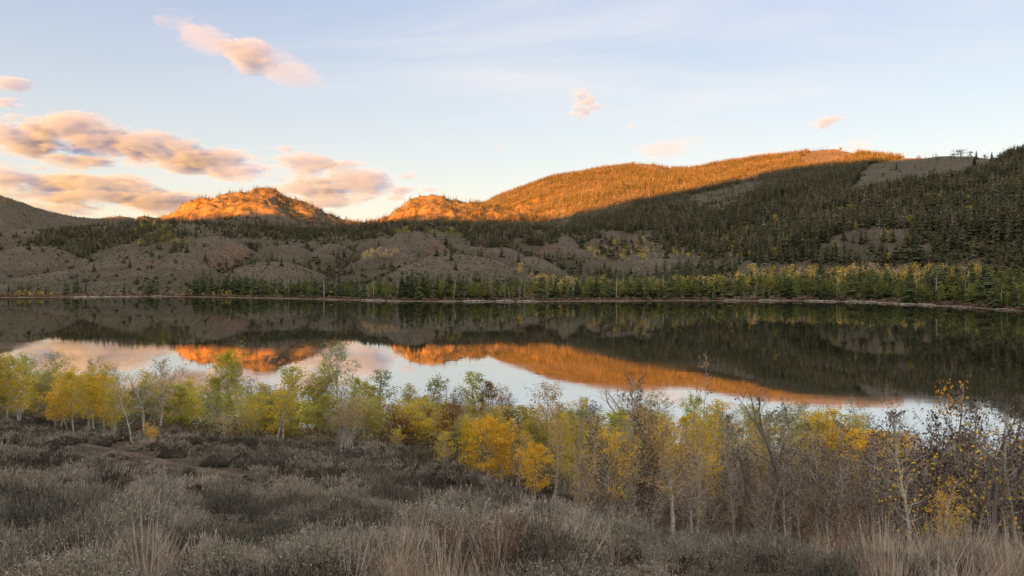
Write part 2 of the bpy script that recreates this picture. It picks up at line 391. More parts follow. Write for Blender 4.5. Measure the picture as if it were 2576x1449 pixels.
def bark_mat():
    m, nt = new_mat('pale_aspen_bark')
    tcn = nt.nodes.new('ShaderNodeTexCoord')
    v = mapping(nt, tcn.outputs['Object'], scale=(3, 3, 9))
    n1 = noise(nt, v, 1.2, 5, 0.7)
    n2 = noise(nt, tcn.outputs['Object'], 1.1, 3)
    c = ramp(nt, n1, [(0.34, (.06, .05, .04)), (0.41, (.32, .28, .235)), (0.52, (.52, .47, .41)), (0.75, (.66, .61, .54))])
    c = mixc(nt, maprange(nt, n2, 0.45, 0.75, 0, 0.6), c, (.22, .19, .15))
    finish(nt, diffuse(nt, c, 0.85, 0.15)); return m
def plain_mat(name, a, b, scale=2.0):
    m, nt = new_mat(name)
    tcn = nt.nodes.new('ShaderNodeTexCoord')
    c = ramp(nt, noise(nt, tcn.outputs['Object'], scale, 5, 0.7), [(0.3, a), (0.7, b)])
    finish(nt, diffuse(nt, c, 0.9, 0.1)); return m

M = {}
M['terrain'] = terrain_mat(); M['soil'] = soil_mat(); M['path'] = path_mat(); M['water'] = water_mat()
M['bark'] = bark_mat(); M['grey_bark'] = plain_mat('grey_dead_bark', (.10, .085, .075), (.26, .235, .21), 3)
M['dark_bark'] = plain_mat('dark_bark', (.035, .028, .022), (.10, .08, .065), 3)
M['twig'] = plain_mat('brown_twigs', (.08, .062, .052), (.17, .14, .12), 2)
CLEAR = [([(2130, 492), (2185, 414), (2329, 390), (2540, 390), (2480, 430), (2402, 448), (2256, 466), (2165, 482)], .02),
         ([(2050, 630), (2100, 592), (2183, 568), (2285, 580), (2262, 640), (2205, 656), (2063, 660)], .08),
         ([(1730, 492), (1891, 456), (1925, 455), (1860, 512), (1818, 532), (1765, 536)], .15),
         ([(2010, 400), (2050, 370), (2100, 368), (2165, 384), (2115, 404), (2037, 416)], .04),
         ([(1829, 457), (1928, 422), (1953, 397), (1975, 400), (1930, 432), (1891, 458)], .3),
         ([(1585, 414), (1640, 410), (1705, 430), (1660, 433)], .15),
         ([(1426, 600), (1435, 570), (1500, 560), (1490, 600)], .6),
         ([(1350, 545), (1400, 520), (1445, 540), (1430, 562)], .25)]
FOREST = [([(1180, 560), (1290, 565), (1400, 580), (1560, 582), (1650, 600), (1700, 588), (1830, 586), (1850, 630), (1900, 662), (2300, 668), (2620, 690), (4600, 700), (4600, 100), (1180, 100)], 1.0),
          ([(73, 610), (164, 626), (190, 652), (204, 652), (255, 630), (299, 618), (346, 618), (412, 634), (456, 640), (474, 590), (401, 579), (328, 565), (109, 585)], .75),
          ([(560, 590), (620, 568), (820, 562), (945, 555), (950, 600), (800, 618), (700, 605)], .75),
          ([(861, 604), (970, 545), (1408, 545), (1440, 585), (1300, 625), (1189, 622), (1150, 585), (990, 580)], .75),
          ([(1640, 590), (1820, 585), (1850, 640), (1680, 640)], .45), ([(1160, 600), (1300, 585), (1400, 590), (1400, 610), (1310, 625), (1190, 620)], .6)]
def forest_density(px, py, y):
    d = np.full(px.shape, 0.018)
    d = np.where((y > 1280) & (px < 1000) & (px > 330), 0.62, d)          # left sunlit hill
    d = np.where((y > 1280) & (px > 930) & (px < 1300) & (py > 480), 0.5, d)
    d = np.where((y > 1000) & (y < 1280) & (py < 600) & (px < 1000), 0.28, d)
    d = np.where((y > 2800) & (px < 900), 0.30, d)
    for poly, v in FOREST: d = np.where(inpoly(px, py, poly) & (y < 2600), np.maximum(d, v), d)
    for poly, v in CLEAR: d = np.where(inpoly(px, py, poly) & (y > 600), v, d)
    return d


# ================================================================== THE SETTING
# far country as one sheet in fan-shaped strips
pxs = np.concatenate([np.linspace(-2300, -300, 90), np.linspace(-290, 2865, 790), np.linspace(2880, 4700, 90)])
u = np.linspace(0, 1, 520)
NY = len(u)
Ymin = shoreY(pxs) - 30.0
Ymid = 1000.0
YY = []
for i, p in enumerate(pxs):
    a, b, c_ = Ymin[i], 2600.0, 6500.0
    t = np.concatenate([a + (b - a) * np.linspace(0, 1, NY - 50) ** 1.35, np.linspace(b + 40, c_, 50)])
    YY.append(t)
YY = np.array(YY); XX = (pxs[:, None] - CX) / F * YY
ZZ = far_z(XX, YY)
ni, nj = YY.shape
idx = np.arange(ni * nj).reshape(ni, nj)
FA = np.stack([idx[:-1, :-1], idx[1:, :-1], idx[1:, 1:], idx[:-1, 1:]], -1).reshape(-1, 4)
PXg, PYg = pxy(XX, YY, ZZ)
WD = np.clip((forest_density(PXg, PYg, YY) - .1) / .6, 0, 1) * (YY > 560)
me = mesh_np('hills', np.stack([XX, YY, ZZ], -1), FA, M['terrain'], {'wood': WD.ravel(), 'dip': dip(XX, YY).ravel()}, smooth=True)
tag(obj('hills', me), kind='structure')
PYg = Y0 + F * (CAMZ - ZZ) / YY
VIS = np.minimum.accumulate(PYg, axis=1)            # what nearer ground hides

def visible(x, y, ztop, slack=2.0):
    px, py = pxy(x, y, ztop)
    i = np.clip(np.searchsorted(pxs, px), 0, ni - 1)
    t = np.array([np.searchsorted(YY[a], b) for a, b in zip(i, y)])
    t = np.clip(t - 1, 0, nj - 1)
    return py < VIS[i, t] + slack

# near hillside, one sheet
gx = np.concatenate([np.linspace(-260, -90, 40), np.linspace(-88, 88, 353), np.linspace(90, 260, 40)])
gy = np.concatenate([np.linspace(-60, -4, 30), np.linspace(-3, 100, 260)])
GX, GY = np.meshgrid(gx, gy, indexing='ij'); GZ = near_z(GX, GY)
idx = np.arange(GX.size).reshape(GX.shape)
FA = np.stack([idx[:-1, :-1], idx[1:, :-1], idx[1:, 1:], idx[:-1, 1:]], -1).reshape(-1, 4)
tag(obj('ground', mesh_np('ground', np.stack([GX, GY, GZ], -1), FA, M['soil'], smooth=True)), kind='structure')

# lake
wx = np.array([-6000., 6000.]); V = [(-6000, 60, 0), (6000, 60, 0), (6000, 1500, 0), (-6000, 1500, 0)]
tag(obj('water', mesh_np('water', V, [[0, 1, 2, 3]], M['water'])), kind='structure')

# the mountain behind the viewpoint whose shadow lies over the lake and the lower slopes
ca, sa = math.cos(SAZ), math.sin(SAZ); TE = math.tan(SEL)
def uw(x, y): return x * ca - y * sa, x * sa + y * ca
SB = [(-400, 560, 3300), (0, 500, 3300), (300, 548, 3300), (350, 556, 0), (450, 553, 0), (560, 550, 0), (700, 549, 0), (800, 549, 0),
      (980, 554, 0), (1100, 554, 0), (1300, 556, 0), (1400, 552, 0), (1440, 545, 0), (1500, 529, 0), (1600, 507, 0), (1700, 487, 0), (1800, 466, 0), (1900, 443, 0), (2000, 427, 0),
      (2100, 418, 0), (2200, 408, 0), (2290, 401, 0), (2400, 392, 1450)]
pts = []
for p, q, Yd in SB:
    Yd = Yd or hit_far(p, q, 1150.)
    X = (p - CX) / F * Yd; z = CAMZ + (Y0 - q) / F * Yd + 4; a, b = uw(X, Yd)
    pts.append((a, z + TE * b)); print(p, q, round(Yd), round(a), round(z + TE * b))
pts.sort(); print('shadow', [(round(a), round(b)) for a, b in pts])
pu = np.array([a for a, b in pts]); ph = np.array([b for a, b in pts])
RD = -1500.0
us = np.linspace(-5200, 3200, 561)
hs = np.interp(us, pu, ph)
hs = np.convolve(np.pad(hs, 6, mode='edge'), np.ones(13) / 13, mode='valid') * 0.5 + hs * 0.5
hs = np.where(us < pu[0], ph[0] + (pu[0] - us) * 0.01, hs); hs = np.where(us > pu[-1], ph[-1] + (us - pu[-1]) * 0.10, hs)
crest = hs - TE * RD + 1.5 * fbm(us, us * 0, 30, 3, 9)
ws = np.array([RD - 900, RD - 400, RD - 150, RD - 60, RD, RD + 60, RD + 200, RD + 500, RD + 900, RD + 1200, -120.0])
fr_ = np.array([0.2, 0.6, 0.85, 0.95, 1.0, 0.95, 0.82, 0.55, 0.32, 0.18, 0.05])
UU, WW = np.meshgrid(us, ws, indexing='ij')
BX = UU * ca + WW * sa; BY = -UU * sa + WW * ca
BZ = np.maximum(crest[:, None] * fr_[None, :], 14.0) + np.where(fr_ < 0.99, 1, 0) * 6 * fbm(BX, BY, 200, 3, 13)
keep = BY < -55
idx = np.arange(UU.size).reshape(UU.shape)
FA = np.stack([idx[:-1, :-1], idx[1:, :-1], idx[1:, 1:], idx[:-1, 1:]], -1).reshape(-1, 4)
kk = keep.ravel()[FA].all(1)
tag(obj('mountain', mesh_np('mountain', np.stack([BX, BY, BZ], -1), FA[kk], M['terrain'], smooth=True)), kind='structure')

# ================================================================== PLANT SHAPES
def tube(pts, rad, k=5):
    pts = np.asarray(pts, float); n = len(pts)
    d = np.gradient(pts, axis=0); d /= np.linalg.norm(d, axis=1)[:, None] + 1e-9
    ref = np.where(np.abs(d[:, 2:3]) > 0.9, np.array([[1., 0, 0]]), np.array([[0, 0, 1.]]))
    a = np.cross(d, ref); a /= np.linalg.norm(a, axis=1)[:, None] + 1e-9; b = np.cross(d, a)
    th = np.arange(k) * 2 * math.pi / k
    V = pts[:, None] + np.asarray(rad)[:, None, None] * (a[:, None] * np.cos(th)[None, :, None] + b[:, None] * np.sin(th)[None, :, None])
    i = np.arange(n - 1)[:, None] * k; j = np.arange(k)[None]; j2 = (j + 1) % k
    Fq = np.stack([i + j, i + j2, i + k + j2, i + k + j], -1).reshape(-1, 4)
    return V.reshape(-1, 3), Fq
class Acc:
    def __init__(s): s.V = []; s.F = []; s.n = 0
    def add(s, VF):
        V, Fq = VF; s.V.append(V); s.F.append(np.asarray(Fq) + s.n); s.n += len(V)
    def get(s): return np.concatenate(s.V), np.concatenate(s.F)
def cards(P, size, g, aspect=0.8, up=0.0, jit=0.35):
    """small rhombic leaves with random attitude at the points P"""
    n = len(P); a = g.normal(size=(n, 3)); a[:, 2] += up; a /= np.linalg.norm(a, axis=1)[:, None]
    b = g.normal(size=(n, 3)); b = np.cross(a, b); b /= np.linalg.norm(b, axis=1)[:, None]
    s = (size * (1 + jit * g.uniform(-1, 1, n)))[:, None] * 0.5
    V = np.stack([P - a * s, P + b * s * aspect, P + a * s, P - b * s * aspect], 1).reshape(-1, 3)
    return V, np.arange(4 * n).reshape(n, 4)

def aspen(seed, H=6.0, W=2.4, lo=0.22, limbs=26, twigs=6, nleaf=3500, leaf=0.085, stems=1, wob=0.12, r0=0.055, droop=0.0, leaf_lo=0.0, fine=0, jitter=0.13, fork=False):
    g = np.random.default_rng(seed); A = Acc(); TP = []
    for st in range(stems):
        h = H * (1 if st == 0 else g.uniform(0.6, 0.95)); off = np.array([0, 0, 0.]) if st == 0 else np.array([g.uniform(-.35, .35) * W * .5, g.uniform(-.3, .3) * W * .5, 0])
        lean = g.normal(0, 0.05, 2) if stems == 1 else g.normal(0, 0.10, 2)
        t = np.linspace(0, 1, 11); ph = g.uniform(0, 6.28, 2)
        ax = np.stack([off[0] + h * lean[0] * t + wob * np.sin(t * 4.2 + ph[0]) * t, off[1] + h * lean[1] * t + wob * np.sin(t * 5.1 + ph[1]) * t, h * t], 1)
        ax[:, :2] += g.normal(0, 0.02, (11, 2)) * t[:, None] * wob * 6
        ax[0, 2] = -0.25
        rad = r0 * (h / 6) * (1.15 - t * 1.05) ** 0.8 + 0.004
        A.add(tube(ax, rad, 7))
        nl = max(5, int(limbs / (stems ** 0.5)))
        for i in range(nl):
            tt = lo + (0.97 - lo) * (i + g.uniform(0, .9)) / nl
            q = (tt - lo) / (1 - lo)
            prof = (math.sin(math.pi * min(1, 0.18 + q * 0.80)) ** 0.7)
            L = W * 0.5 * prof * g.uniform(0.55, 1.12) * (1 if stems == 1 else .75) + 0.12
            base = np.array([np.interp(tt, t, ax[:, c]) for c in range(3)])
            az = i * 2.4 + g.uniform(-.5, .5); el = math.radians(g.uniform(18, 58) - droop * 30)
            s = np.linspace(0, 1, 6); bend = g.normal(0, 0.10, 3)
            d = np.array([math.cos(az) * math.cos(el), math.sin(az) * math.cos(el), math.sin(el)])
            pts = base + (s[:, None] * d + (s ** 2)[:, None] * (np.array([0, 0, 0.22 - droop * .3]) + bend)) * L
            pts[1:] += g.normal(0, 0.025 * L, (5, 3))
            rb = max(0.006, np.interp(tt, t, rad) * 0.42)
            A.add(tube(pts, rb * (1.05 - s) + 0.0035, 4))
            TP.append(pts[2:])
            for k in range(twigs):
                s0 = g.uniform(0.25, 1.0); b0 = np.array([np.interp(s0, s, pts[:, c]) for c in range(3)])
                dd = d * 0.6 + g.normal(0, 0.6, 3); dd[2] += 0.25 - droop * .5; dd /= np.linalg.norm(dd)
                Lt = L * g.uniform(0.22, 0.5) + 0.10
                p2 = b0 + np.array([0, .5, 1.])[:, None] * dd * Lt + g.normal(0, 0.03 * Lt, (3, 3))
                A.add(tube(p2, np.array([.006, .0045, .003]), 3)); TP.append(p2)
                TP.append(p2[1:])
                for m_ in range(fine):
                    b1 = p2[1] + (p2[2] - p2[1]) * g.uniform(-.5, 1); d3 = dd + g.normal(0, .7, 3); d3 /= np.linalg.norm(d3)
                    A.add(tube(np.array([b1, b1 + d3 * g.uniform(.08, .25)]), np.array([.0042, .0025]), 3))
    TP = np.concatenate(TP); TP = TP[TP[:, 2] > H * leaf_lo]
    C = None
    if nleaf:
        # leaves gather in clumps on some of the twigs
        w = g.gamma(0.55, size=len(TP)); w /= w.sum()
        P = TP[g.choice(len(TP), nleaf, p=w)] + g.normal(0, jitter, (nleaf, 3))
        C = cards(P, leaf, g)
    return A.get(), C

def conifer(seed, levels=18, per=8, narrow=0.16, lo=0.08, rag=0.35, trunk=True, sub=True):
    """unit-height conifer: whorls of drooping branch sprays; returns vertices, triangles"""
    g = np.random.default_rng(seed); V = []; Fc = []; n = 0
    for i in range(levels):
        q = (i + g.uniform(-.3, .3)) / levels; z = lo + (0.985 - lo) * q
        r = narrow * (1 - q) ** 0.85 * (0.75 + 0.25 * math.sin(i * 1.7 + seed)) + 0.012
        m = max(4, int(per * (1 - 0.4 * q)))
        for k in range(m):
            az = k * 6.283 / m + i * 0.9 + g.uniform(-.3, .3); rr = r * g.uniform(1 - rag, 1 + rag)
            c, s = math.cos(az), math.sin(az); w = rr * 0.42 + 0.006; dz = rr * g.uniform(0.15, 0.55)
            th = 0.022 + 0.02 * (1 - q)
            V += [(0, 0, z + th), (c * rr * .62 - s * w, s * rr * .62 + c * w, z - dz * .55), (c * rr, s * rr, z - dz + th * .3), (c * rr * .62 + s * w, s * rr * .62 - c * w, z - dz * .55)]
            Fc += [(n, n + 1, n + 2), (n, n + 2, n + 3)]; n += 4
            if sub:
                V += [(c * rr * .2, s * rr * .2, z - th * 1.6), (c * rr * .9, s * rr * .9, z - dz - th), (c * rr * .8, s * rr * .8, z - dz * .4 + th)]
                Fc += [(n, n + 1, n + 2)]; n += 3
    V += [(0.008, 0, .93), (-0.008, 0.004, .93), (0, 0, 1.0), (0, -.008, .93)]; Fc += [(n, n + 1, n + 2), (n + 1, n + 3, n + 2), (n + 3, n, n + 2)]
    V = np.array(V, float); Fc = np.array(Fc)
    V[:, 0] += 0.01 * np.sin(V[:, 2] * 3 + seed)
    T = None
    if trunk:
        a, b = tube(np.array([[0, 0, -.03], [0, 0, .35], [0, 0, .95]]), np.array([.011, .008, .002]), 5); T = (a, b)
    return (V, Fc), T
def leafy(seed, n=170, H=1.0, W=0.34, lo=0.25, size=0.045, trunk=True, shape=0.75):
    g = np.random.default_rng(seed)
    k = 14; cc = np.stack([g.normal(0, W * .28, k), g.normal(0, W * .28, k), g.uniform(lo + .08, .93, k)], 1)
    cc[:, :2] *= (1 - ((cc[:, 2:3] - .5) / .6).clip(0, 1) * shape)
    P = cc[g.integers(0, k, n)] + g.normal(0, 1, (n, 3)) * np.array([W * .19, W * .19, .065])
    P[:, 2] = P[:, 2].clip(lo * .6, 1.0)
    C = cards(P, size, g, 0.9)
    T = None
    if trunk:
        A = Acc(); A.add(tube(np.array([[0, 0, -.03], [.01, 0, .4], [-.005, .01, .9]]), np.array([.012, .009, .003]), 5))
        for i in range(5):
            z = g.uniform(.35, .75); az = g.uniform(0, 6.28)
            A.add(tube(np.array([[0, 0, z], [math.cos(az) * W * .35, math.sin(az) * W * .35, z + .14]]), np.array([.006, .002]), 3))
        T = A.get()
    return C, T
def snag(seed, nb=14):
    g = np.random.default_rng(seed); A = Acc(); l = g.normal(0, .03, 2)
    A.add(tube(np.array([[0, 0, -.03], [l[0] * .5, l[1] * .5, .5], [l[0], l[1], 1.0]]), np.array([.014, .010, .003]), 5))
    for i in range(nb):
        z = g.uniform(.3, .95); az = g.uniform(0, 6.28); L = (1.05 - z) * .22 + .02; b = np.array([l[0] * z, l[1] * z, z])
        A.add(tube(np.array([b, b + np.array([math.cos(az), math.sin(az), g.uniform(-.1, .5)]) * L]), np.array([.004, .0015]), 3))
    return A.get()
def shrub(seed, n=300, h=0.6, w=0.55, bw=0.012, splay=1.0, ragged=0.3, curve=0.1, stiff=True):
    """many thin upright shoots rising from a woody middle in a dome: kites of 4 vertices"""
    g = np.random.default_rng(seed)
    rr = np.sqrt(g.uniform(0, 1, n)); az = g.uniform(0, 2 * math.pi, n)
    # shoots cluster on a handful of woody stems
    ns = max(5, n // 28); sa = g.uniform(0, 2 * math.pi, ns); sr = np.sqrt(g.uniform(0, 1, ns)) * 0.85
    si = g.integers(0, ns, n)
    bx = w * (np.cos(sa[si]) * sr[si] + g.normal(0, .12, n)); by = w * (np.sin(sa[si]) * sr[si] + g.normal(0, .12, n))
    R_ = np.hypot(bx, by) / w
    top = h * np.sqrt(np.clip(1.25 - R_ ** 2, .12, 1)) * (1 - ragged * g.uniform(0, 1, n))
    L = h * g.uniform(.16, .42, n)
    z1 = top * np.where(g.uniform(size=n) < .35, g.uniform(.45, 1, n), 1); z0 = np.maximum(z1 - L, -0.03)
    dx = bx * splay * .45 + g.normal(0, .10 * h, n); dy = by * splay * .45 + g.normal(0, .10 * h, n)
    B = np.stack([bx - dx * .3, by - dy * .3, z0], 1); T = np.stack([bx + dx * .6, by + dy * .6, z1], 1)
    Mid = B * .45 + T * .55 + np.stack([dx, dy, dx * 0], 1) * curve
    sd_ = g.normal(size=(n, 3)); sd_[:, 2] = 0; sd_ /= np.linalg.norm(sd_, axis=1)[:, None]
    ww = (bw * g.uniform(.5, 1.3, n))[:, None]
    V = np.stack([B, Mid + sd_ * ww, T, Mid - sd_ * ww], 1).reshape(-1, 3)
    return V, np.arange(4 * n).reshape(n, 4)
def scatter_merge(protos, which, pos, sc, rz, tint):
    """merge copies of prototype (V, F) pairs into arrays; sc is (n,3)"""
    VV, FF, TT = [], [], []; off = 0
    for k, pr_ in enumerate(protos):
        V0, F0 = pr_[:2]; tm = pr_[2] if len(pr_) > 2 else None
        m = np.where(which == k)[0]
        if not len(m): continue
        c, s = np.cos(rz[m])[:, None], np.sin(rz[m])[:, None]
        x = V0[None, :, 0] * sc[m, 0:1]; y = V0[None, :, 1] * sc[m, 1:2]; z = V0[None, :, 2] * sc[m, 2:3]
        V = np.stack([x * c - y * s + pos[m, 0:1], x * s + y * c + pos[m, 1:2], z + pos[m, 2:3]], -1).reshape(-1, 3)
        Fk = (F0[None] + (np.arange(len(m)) * len(V0))[:, None, None]).reshape(-1, F0.shape[1]) + off
        VV.append(V); FF.append(Fk); TT.append(np.repeat(tint[m], len(V0)) if tm is None else (tint[m][:, None] * tm[None, :]).ravel()); off += len(V)
    return np.concatenate(VV), np.concatenate(FF), np.concatenate(TT)

def lf(stops): return [(p, c) for p, c in stops]
M['conifer'] = tint_mat('conifer_needles', [(0, (.060, .068, .042)), (.3, (.105, .107, .062)), (.6, (.145, .138, .074)), (.85, (.19, .16, .11)), (1, (.27, .225, .19))])
M['far_leaf'] = tint_mat('far_autumn_leaves', [(0, (.09, .12, .035)), (.3, (.18, .18, .05)), (.55, (.42, .33, .07)), (.75, (.60, .42, .10)), (.88, (.58, .44, .22)), (1, (.46, .35, .24))])
M['shore_conifer'] = tint_mat('shore_conifer_needles', [(0, (.048, .062, .032)), (.3, (.082, .10, .045)), (.6, (.13, .138, .06)), (1, (.18, .155, .10))])
M['juniper'] = tint_mat('juniper_foliage', [(0, (.030, .032, .02)), (.5, (.06, .055, .035)), (1, (.12, .085, .06))])
M['sage'] = leaf_tint('sagebrush_shoots', [(0, (.045, .038, .030)), (.12, (.05, .043, .034)), (.28, (.13, .125, .10)), (.5, (.235, .23, .185)), (.75, (.40, .345, .28)), (1, (.50, .36, .285))], .1)

def sagebush(seed, h=.5, w=.4, ntip=60, nsh=14, leaves=1400, bw=.003, leaf=.022, sr=.055, stems=True, cw=.70, ch=.56, lf_=.24):
    """woody core, darkened to stand in for inner shade, under a crust of branch tips that carry tight bunches of short upright shoots and small leaves"""
    g = np.random.default_rng(seed); tm = []
    az = g.uniform(0, 6.283, ntip); r = np.sqrt(g.uniform(0, 1, ntip)) * w
    lob = 1 + .22 * np.sin(az * 3 + seed) + .12 * np.sin(az * 5 + 2 * seed)
    z = h * np.sqrt(np.clip(1 - .9 * (r / w) ** 2, .05, 1)) * (.78 + .14 * np.sin(r / w * 5 + az * 2 + seed)) * g.uniform(.74, 1.0, ntip)
    r = r * lob; tip = np.stack([r * np.cos(az), r * np.sin(az), z], 1)
    A = Acc()
    na, nr = 12, 5; ca_ = np.arange(na) * 6.283 / na; rings = []
    for j in range(nr):
        f_ = j / (nr - 1); lb = 1 + .22 * np.sin(ca_ * 3 + seed) + .12 * np.sin(ca_ * 5 + 2 * seed)
        rr_ = w * cw * math.cos(f_ * 1.45) * lb * g.uniform(.85, 1.12, na) * (.62 if j == 0 else 1); rings.append(np.stack([rr_ * np.cos(ca_), rr_ * np.sin(ca_), h * ch * math.sin(f_ * 1.5) * g.uniform(.85, 1.1, na) - (.06 if j == 0 else 0)], 1))
    i = np.arange(nr - 1)[:, None] * na; j = np.arange(na)[None]; j2 = (j + 1) % na
    A.add((np.concatenate(rings), np.stack([i + j, i + j2, i + na + j2, i + na + j], -1).reshape(-1, 4))); tm.append(np.full(na * nr, .12))  # core tint lowered in place of the shade inside the bush
    if stems:
        base = np.stack([tip[:, 0] * .12, tip[:, 1] * .12, np.full(ntip, -.04)], 1); mid = base * .3 + tip * .7 + np.stack([tip[:, 0], tip[:, 1], -np.abs(tip[:, 2]) * 1.2], 1) * .25
        sd_ = np.stack([-np.sin(az), np.cos(az), az * 0], 1) * bw * 1.6
        V = np.stack([base - sd_, base + sd_, mid + sd_ * .8, mid - sd_ * .8, tip + sd_ * .4, tip - sd_ * .4], 1).reshape(-1, 3); i = np.arange(ntip)[:, None] * 6
        A.add((V, np.concatenate([i + [[0, 1, 2, 3]], i + [[3, 2, 4, 5]]]))); tm.append(np.full(len(V), .6))
    n = ntip * nsh; t = np.repeat(tip, nsh, 0); out_ = np.repeat(np.stack([np.cos(az), np.sin(az)], 1) * (r / w)[:, None], nsh, 0)
    B = t + g.normal(0, 1, (n, 3)) * [sr, sr, sr * .5]; L = g.uniform(.35, 1.25, n) * h * lf_
    D = np.stack([out_[:, 0] * .5 + g.normal(0, .16, n), out_[:, 1] * .5 + g.normal(0, .16, n), np.ones(n)], 1)
    T = B + D * L[:, None]; sd_ = g.normal(size=(n, 3)); sd_[:, 2] = 0; sd_ /= np.linalg.norm(sd_, axis=1)[:, None]; sd_ *= (bw * g.uniform(.6, 1.3, n))[:, None]
    M_ = B * .5 + T * .5
    A.add((np.stack([B, M_ + sd_, T, M_ - sd_], 1).reshape(-1, 3), np.arange(4 * n).reshape(n, 4)))
    tt_ = 1 + .22 * np.repeat(g.normal(0, 1, ntip), nsh); tm.append(np.repeat(tt_, 4))
    if leaves:
        k = g.integers(0, n, leaves); u_ = g.uniform(0, 1, leaves)[:, None]
        A.add(cards(B[k] * (1 - u_) + T[k] * u_ + g.normal(0, .008, (leaves, 3)), leaf, g, .45, up=.8)); tm.append(np.repeat(tt_[k], 4))
    V, Fc = A.get(); return V, Fc, np.concatenate(tm)

# ================================================================== FAR TREES
def rot2(n): return rng.uniform(0, 6.283, n)
LOC = [conifer(100 + i, levels=7, per=5, narrow=n_, lo=.04, rag=.4, trunk=False, sub=False)[0] for i, n_ in enumerate([.17, .20, .15, .24, .19, .14])]
MIC = [conifer(200 + i, levels=12, per=7, narrow=n_, lo=.05, rag=.45, trunk=False, sub=True)[0] for i, n_ in enumerate([.16, .19, .13, .22, .17])]

n_try = 420000
t = rng.uniform(0, 1, n_try); y = np.sqrt(470 ** 2 + (2350 ** 2 - 470 ** 2) * t); p = rng.uniform(-350, 2950, n_try)
x = (p - CX) / F * y; z = far_z(x, y); px, py = pxy(x, y, z)
clump = np.clip(0.8 + 1.3 * fbm(x, y, 60, 3, 301), 0.15, 1.25)
area = (3300 / F) * (2350 ** 2 - 470 ** 2) / 2; want = 1 / 19.0            # trees per square metre in full forest
DPT = np.clip(dip(x, y) * 1.2, 0, 1) * (y > 700) * (px < 2000)
keepp = rng.uniform(0, 1, n_try) < np.maximum(forest_density(px, py, y), .30 * DPT ** 1.5) * clump * want * area / n_try
keepp &= (z > 1.5) & ((y > 640) | (y > shoreY(p) + 130))
h = rng.triangular(4.5, 10, 16, n_try) * np.clip(1.12 - 0.00012 * (y - 900), .8, 1.12) * np.interp(px, [300, 1000, 1500, 2300, 2575], [.72, .75, .95, 1.08, 1.15])
k = np.where(keepp)[0]; k = k[visible(x[k], y[k], z[k] + h[k], 3)]
x, y, z, h, px, py = x[k], y[k], z[k], h[k], px[k], py[k]; n = len(k); print('hill conifers', n)
solo = (forest_density(px, py, y) < 0.1) & (DPT[k] < .2)
solo &= (px > -60) & (px < 2640)
w = rng.uniform(1.0, 1.7, n)
tint = np.clip(rng.normal(.40, .20, n) + .18 * fbm(x, y, 90, 2, 401) + np.where(rng.uniform(size=n) < .10, .5, 0), 0, 1)
near = y < 1250
POSA = np.stack([x, y, z - .3], 1); SCA = np.stack([h * w, h * w, h], 1)
for sel, pr, nm in (((~near) & ~solo, LOC, 'forest'), (near & ~solo, MIC, 'forest')):
    ii = np.where(sel)[0]
    V, Fc, T = scatter_merge(pr, rng.integers(0, len(pr), len(ii)), POSA[ii], SCA[ii], rot2(len(ii)), tint[ii])
    o = obj('conifer_forest', mesh_np('conifer_forest', V, Fc, M['conifer'], {'tint': T})); tag(o, kind='stuff')

# sparse woods and scrub on the distant mountain at the far left
n_ = 9000; y_ = rng.uniform(2650, 3700, n_); p_ = rng.uniform(-350, 420, n_); x_ = (p_ - CX) / F * y_; z_ = far_z(x_, y_)
k = np.where(fbm(x_, y_, 160, 3, 333) > rng.uniform(-.6, .5, n_))[0]; k = k[visible(x_[k], y_[k], z_[k] + 8, 1)]
h_ = rng.uniform(4, 11, len(k)); V, Fc, T = scatter_merge(LOC, rng.integers(0, 6, len(k)), np.stack([x_[k], y_[k], z_[k] - .3], 1), np.stack([h_ * 1.7, h_ * 1.7, h_], 1), rot2(len(k)), rng.uniform(.1, .9, len(k)))
tag(obj('distant_woods', mesh_np('distant_woods', V, Fc, M['conifer'], {'tint': T})), kind='stuff')

# single junipers and pines dotted over the open sage hills
def tinted_meshes(name, protos, mat, tints):
    r = []
    for i, (V, Fc) in enumerate(protos):
        for j, tv in enumerate(tints): r.append(mesh_np(name, V, Fc, mat, {'tint': np.full(len(V), tv)}))
    return r
JUN = [leafy(500 + i, n=260, W=.85, lo=.02, size=.13, trunk=False, shape=.55)[0] for i in range(5)]
PM = tinted_meshes('pine_crown', [conifer(600 + i, levels=15, per=8, narrow=n_, lo=.05)[0] for i, n_ in enumerate([.15, .18, .13, .21])], M['conifer'], (.12, .3, .48))
JM = tinted_meshes('juniper_crown', JUN, M['juniper'], (.2, .5, .85))
ns = 5200; t = rng.uniform(0, 1, ns); yj = 560 + 640 * t ** 1.0; pj = rng.uniform(-200, 2100, ns)
xj = (pj - CX) / F * yj; zj = far_z(xj, yj); pjx, pjy = pxy(xj, yj, zj)
cl = fbm(xj, yj, 110, 3, 777)
okj = (pjy > 585) & (pjy < 742) & (yj > shoreY(pj) + 16) & (cl + .9 * np.clip(dip(xj, yj), -.3, 1) > rng.uniform(-.05, .8, ns)) & (forest_density(pjx, pjy, yj) < .3)
okj &= ~((pj > 1400) & (pjy > 655))
okj = np.where(okj)[0]; okj = okj[visible(xj[okj], yj[okj], zj[okj] + 2, 0)]
print('junipers', len(okj))
sj = rng.uniform(1.8, 4.6, len(okj)) * np.interp(yj[okj], [560, 1200], [.85, 1.5])
order = np.argsort(-(sj / yj[okj]))
inview = (pjx[okj] > -40) & (pjx[okj] < 2615)
cnt = 0; rest = []
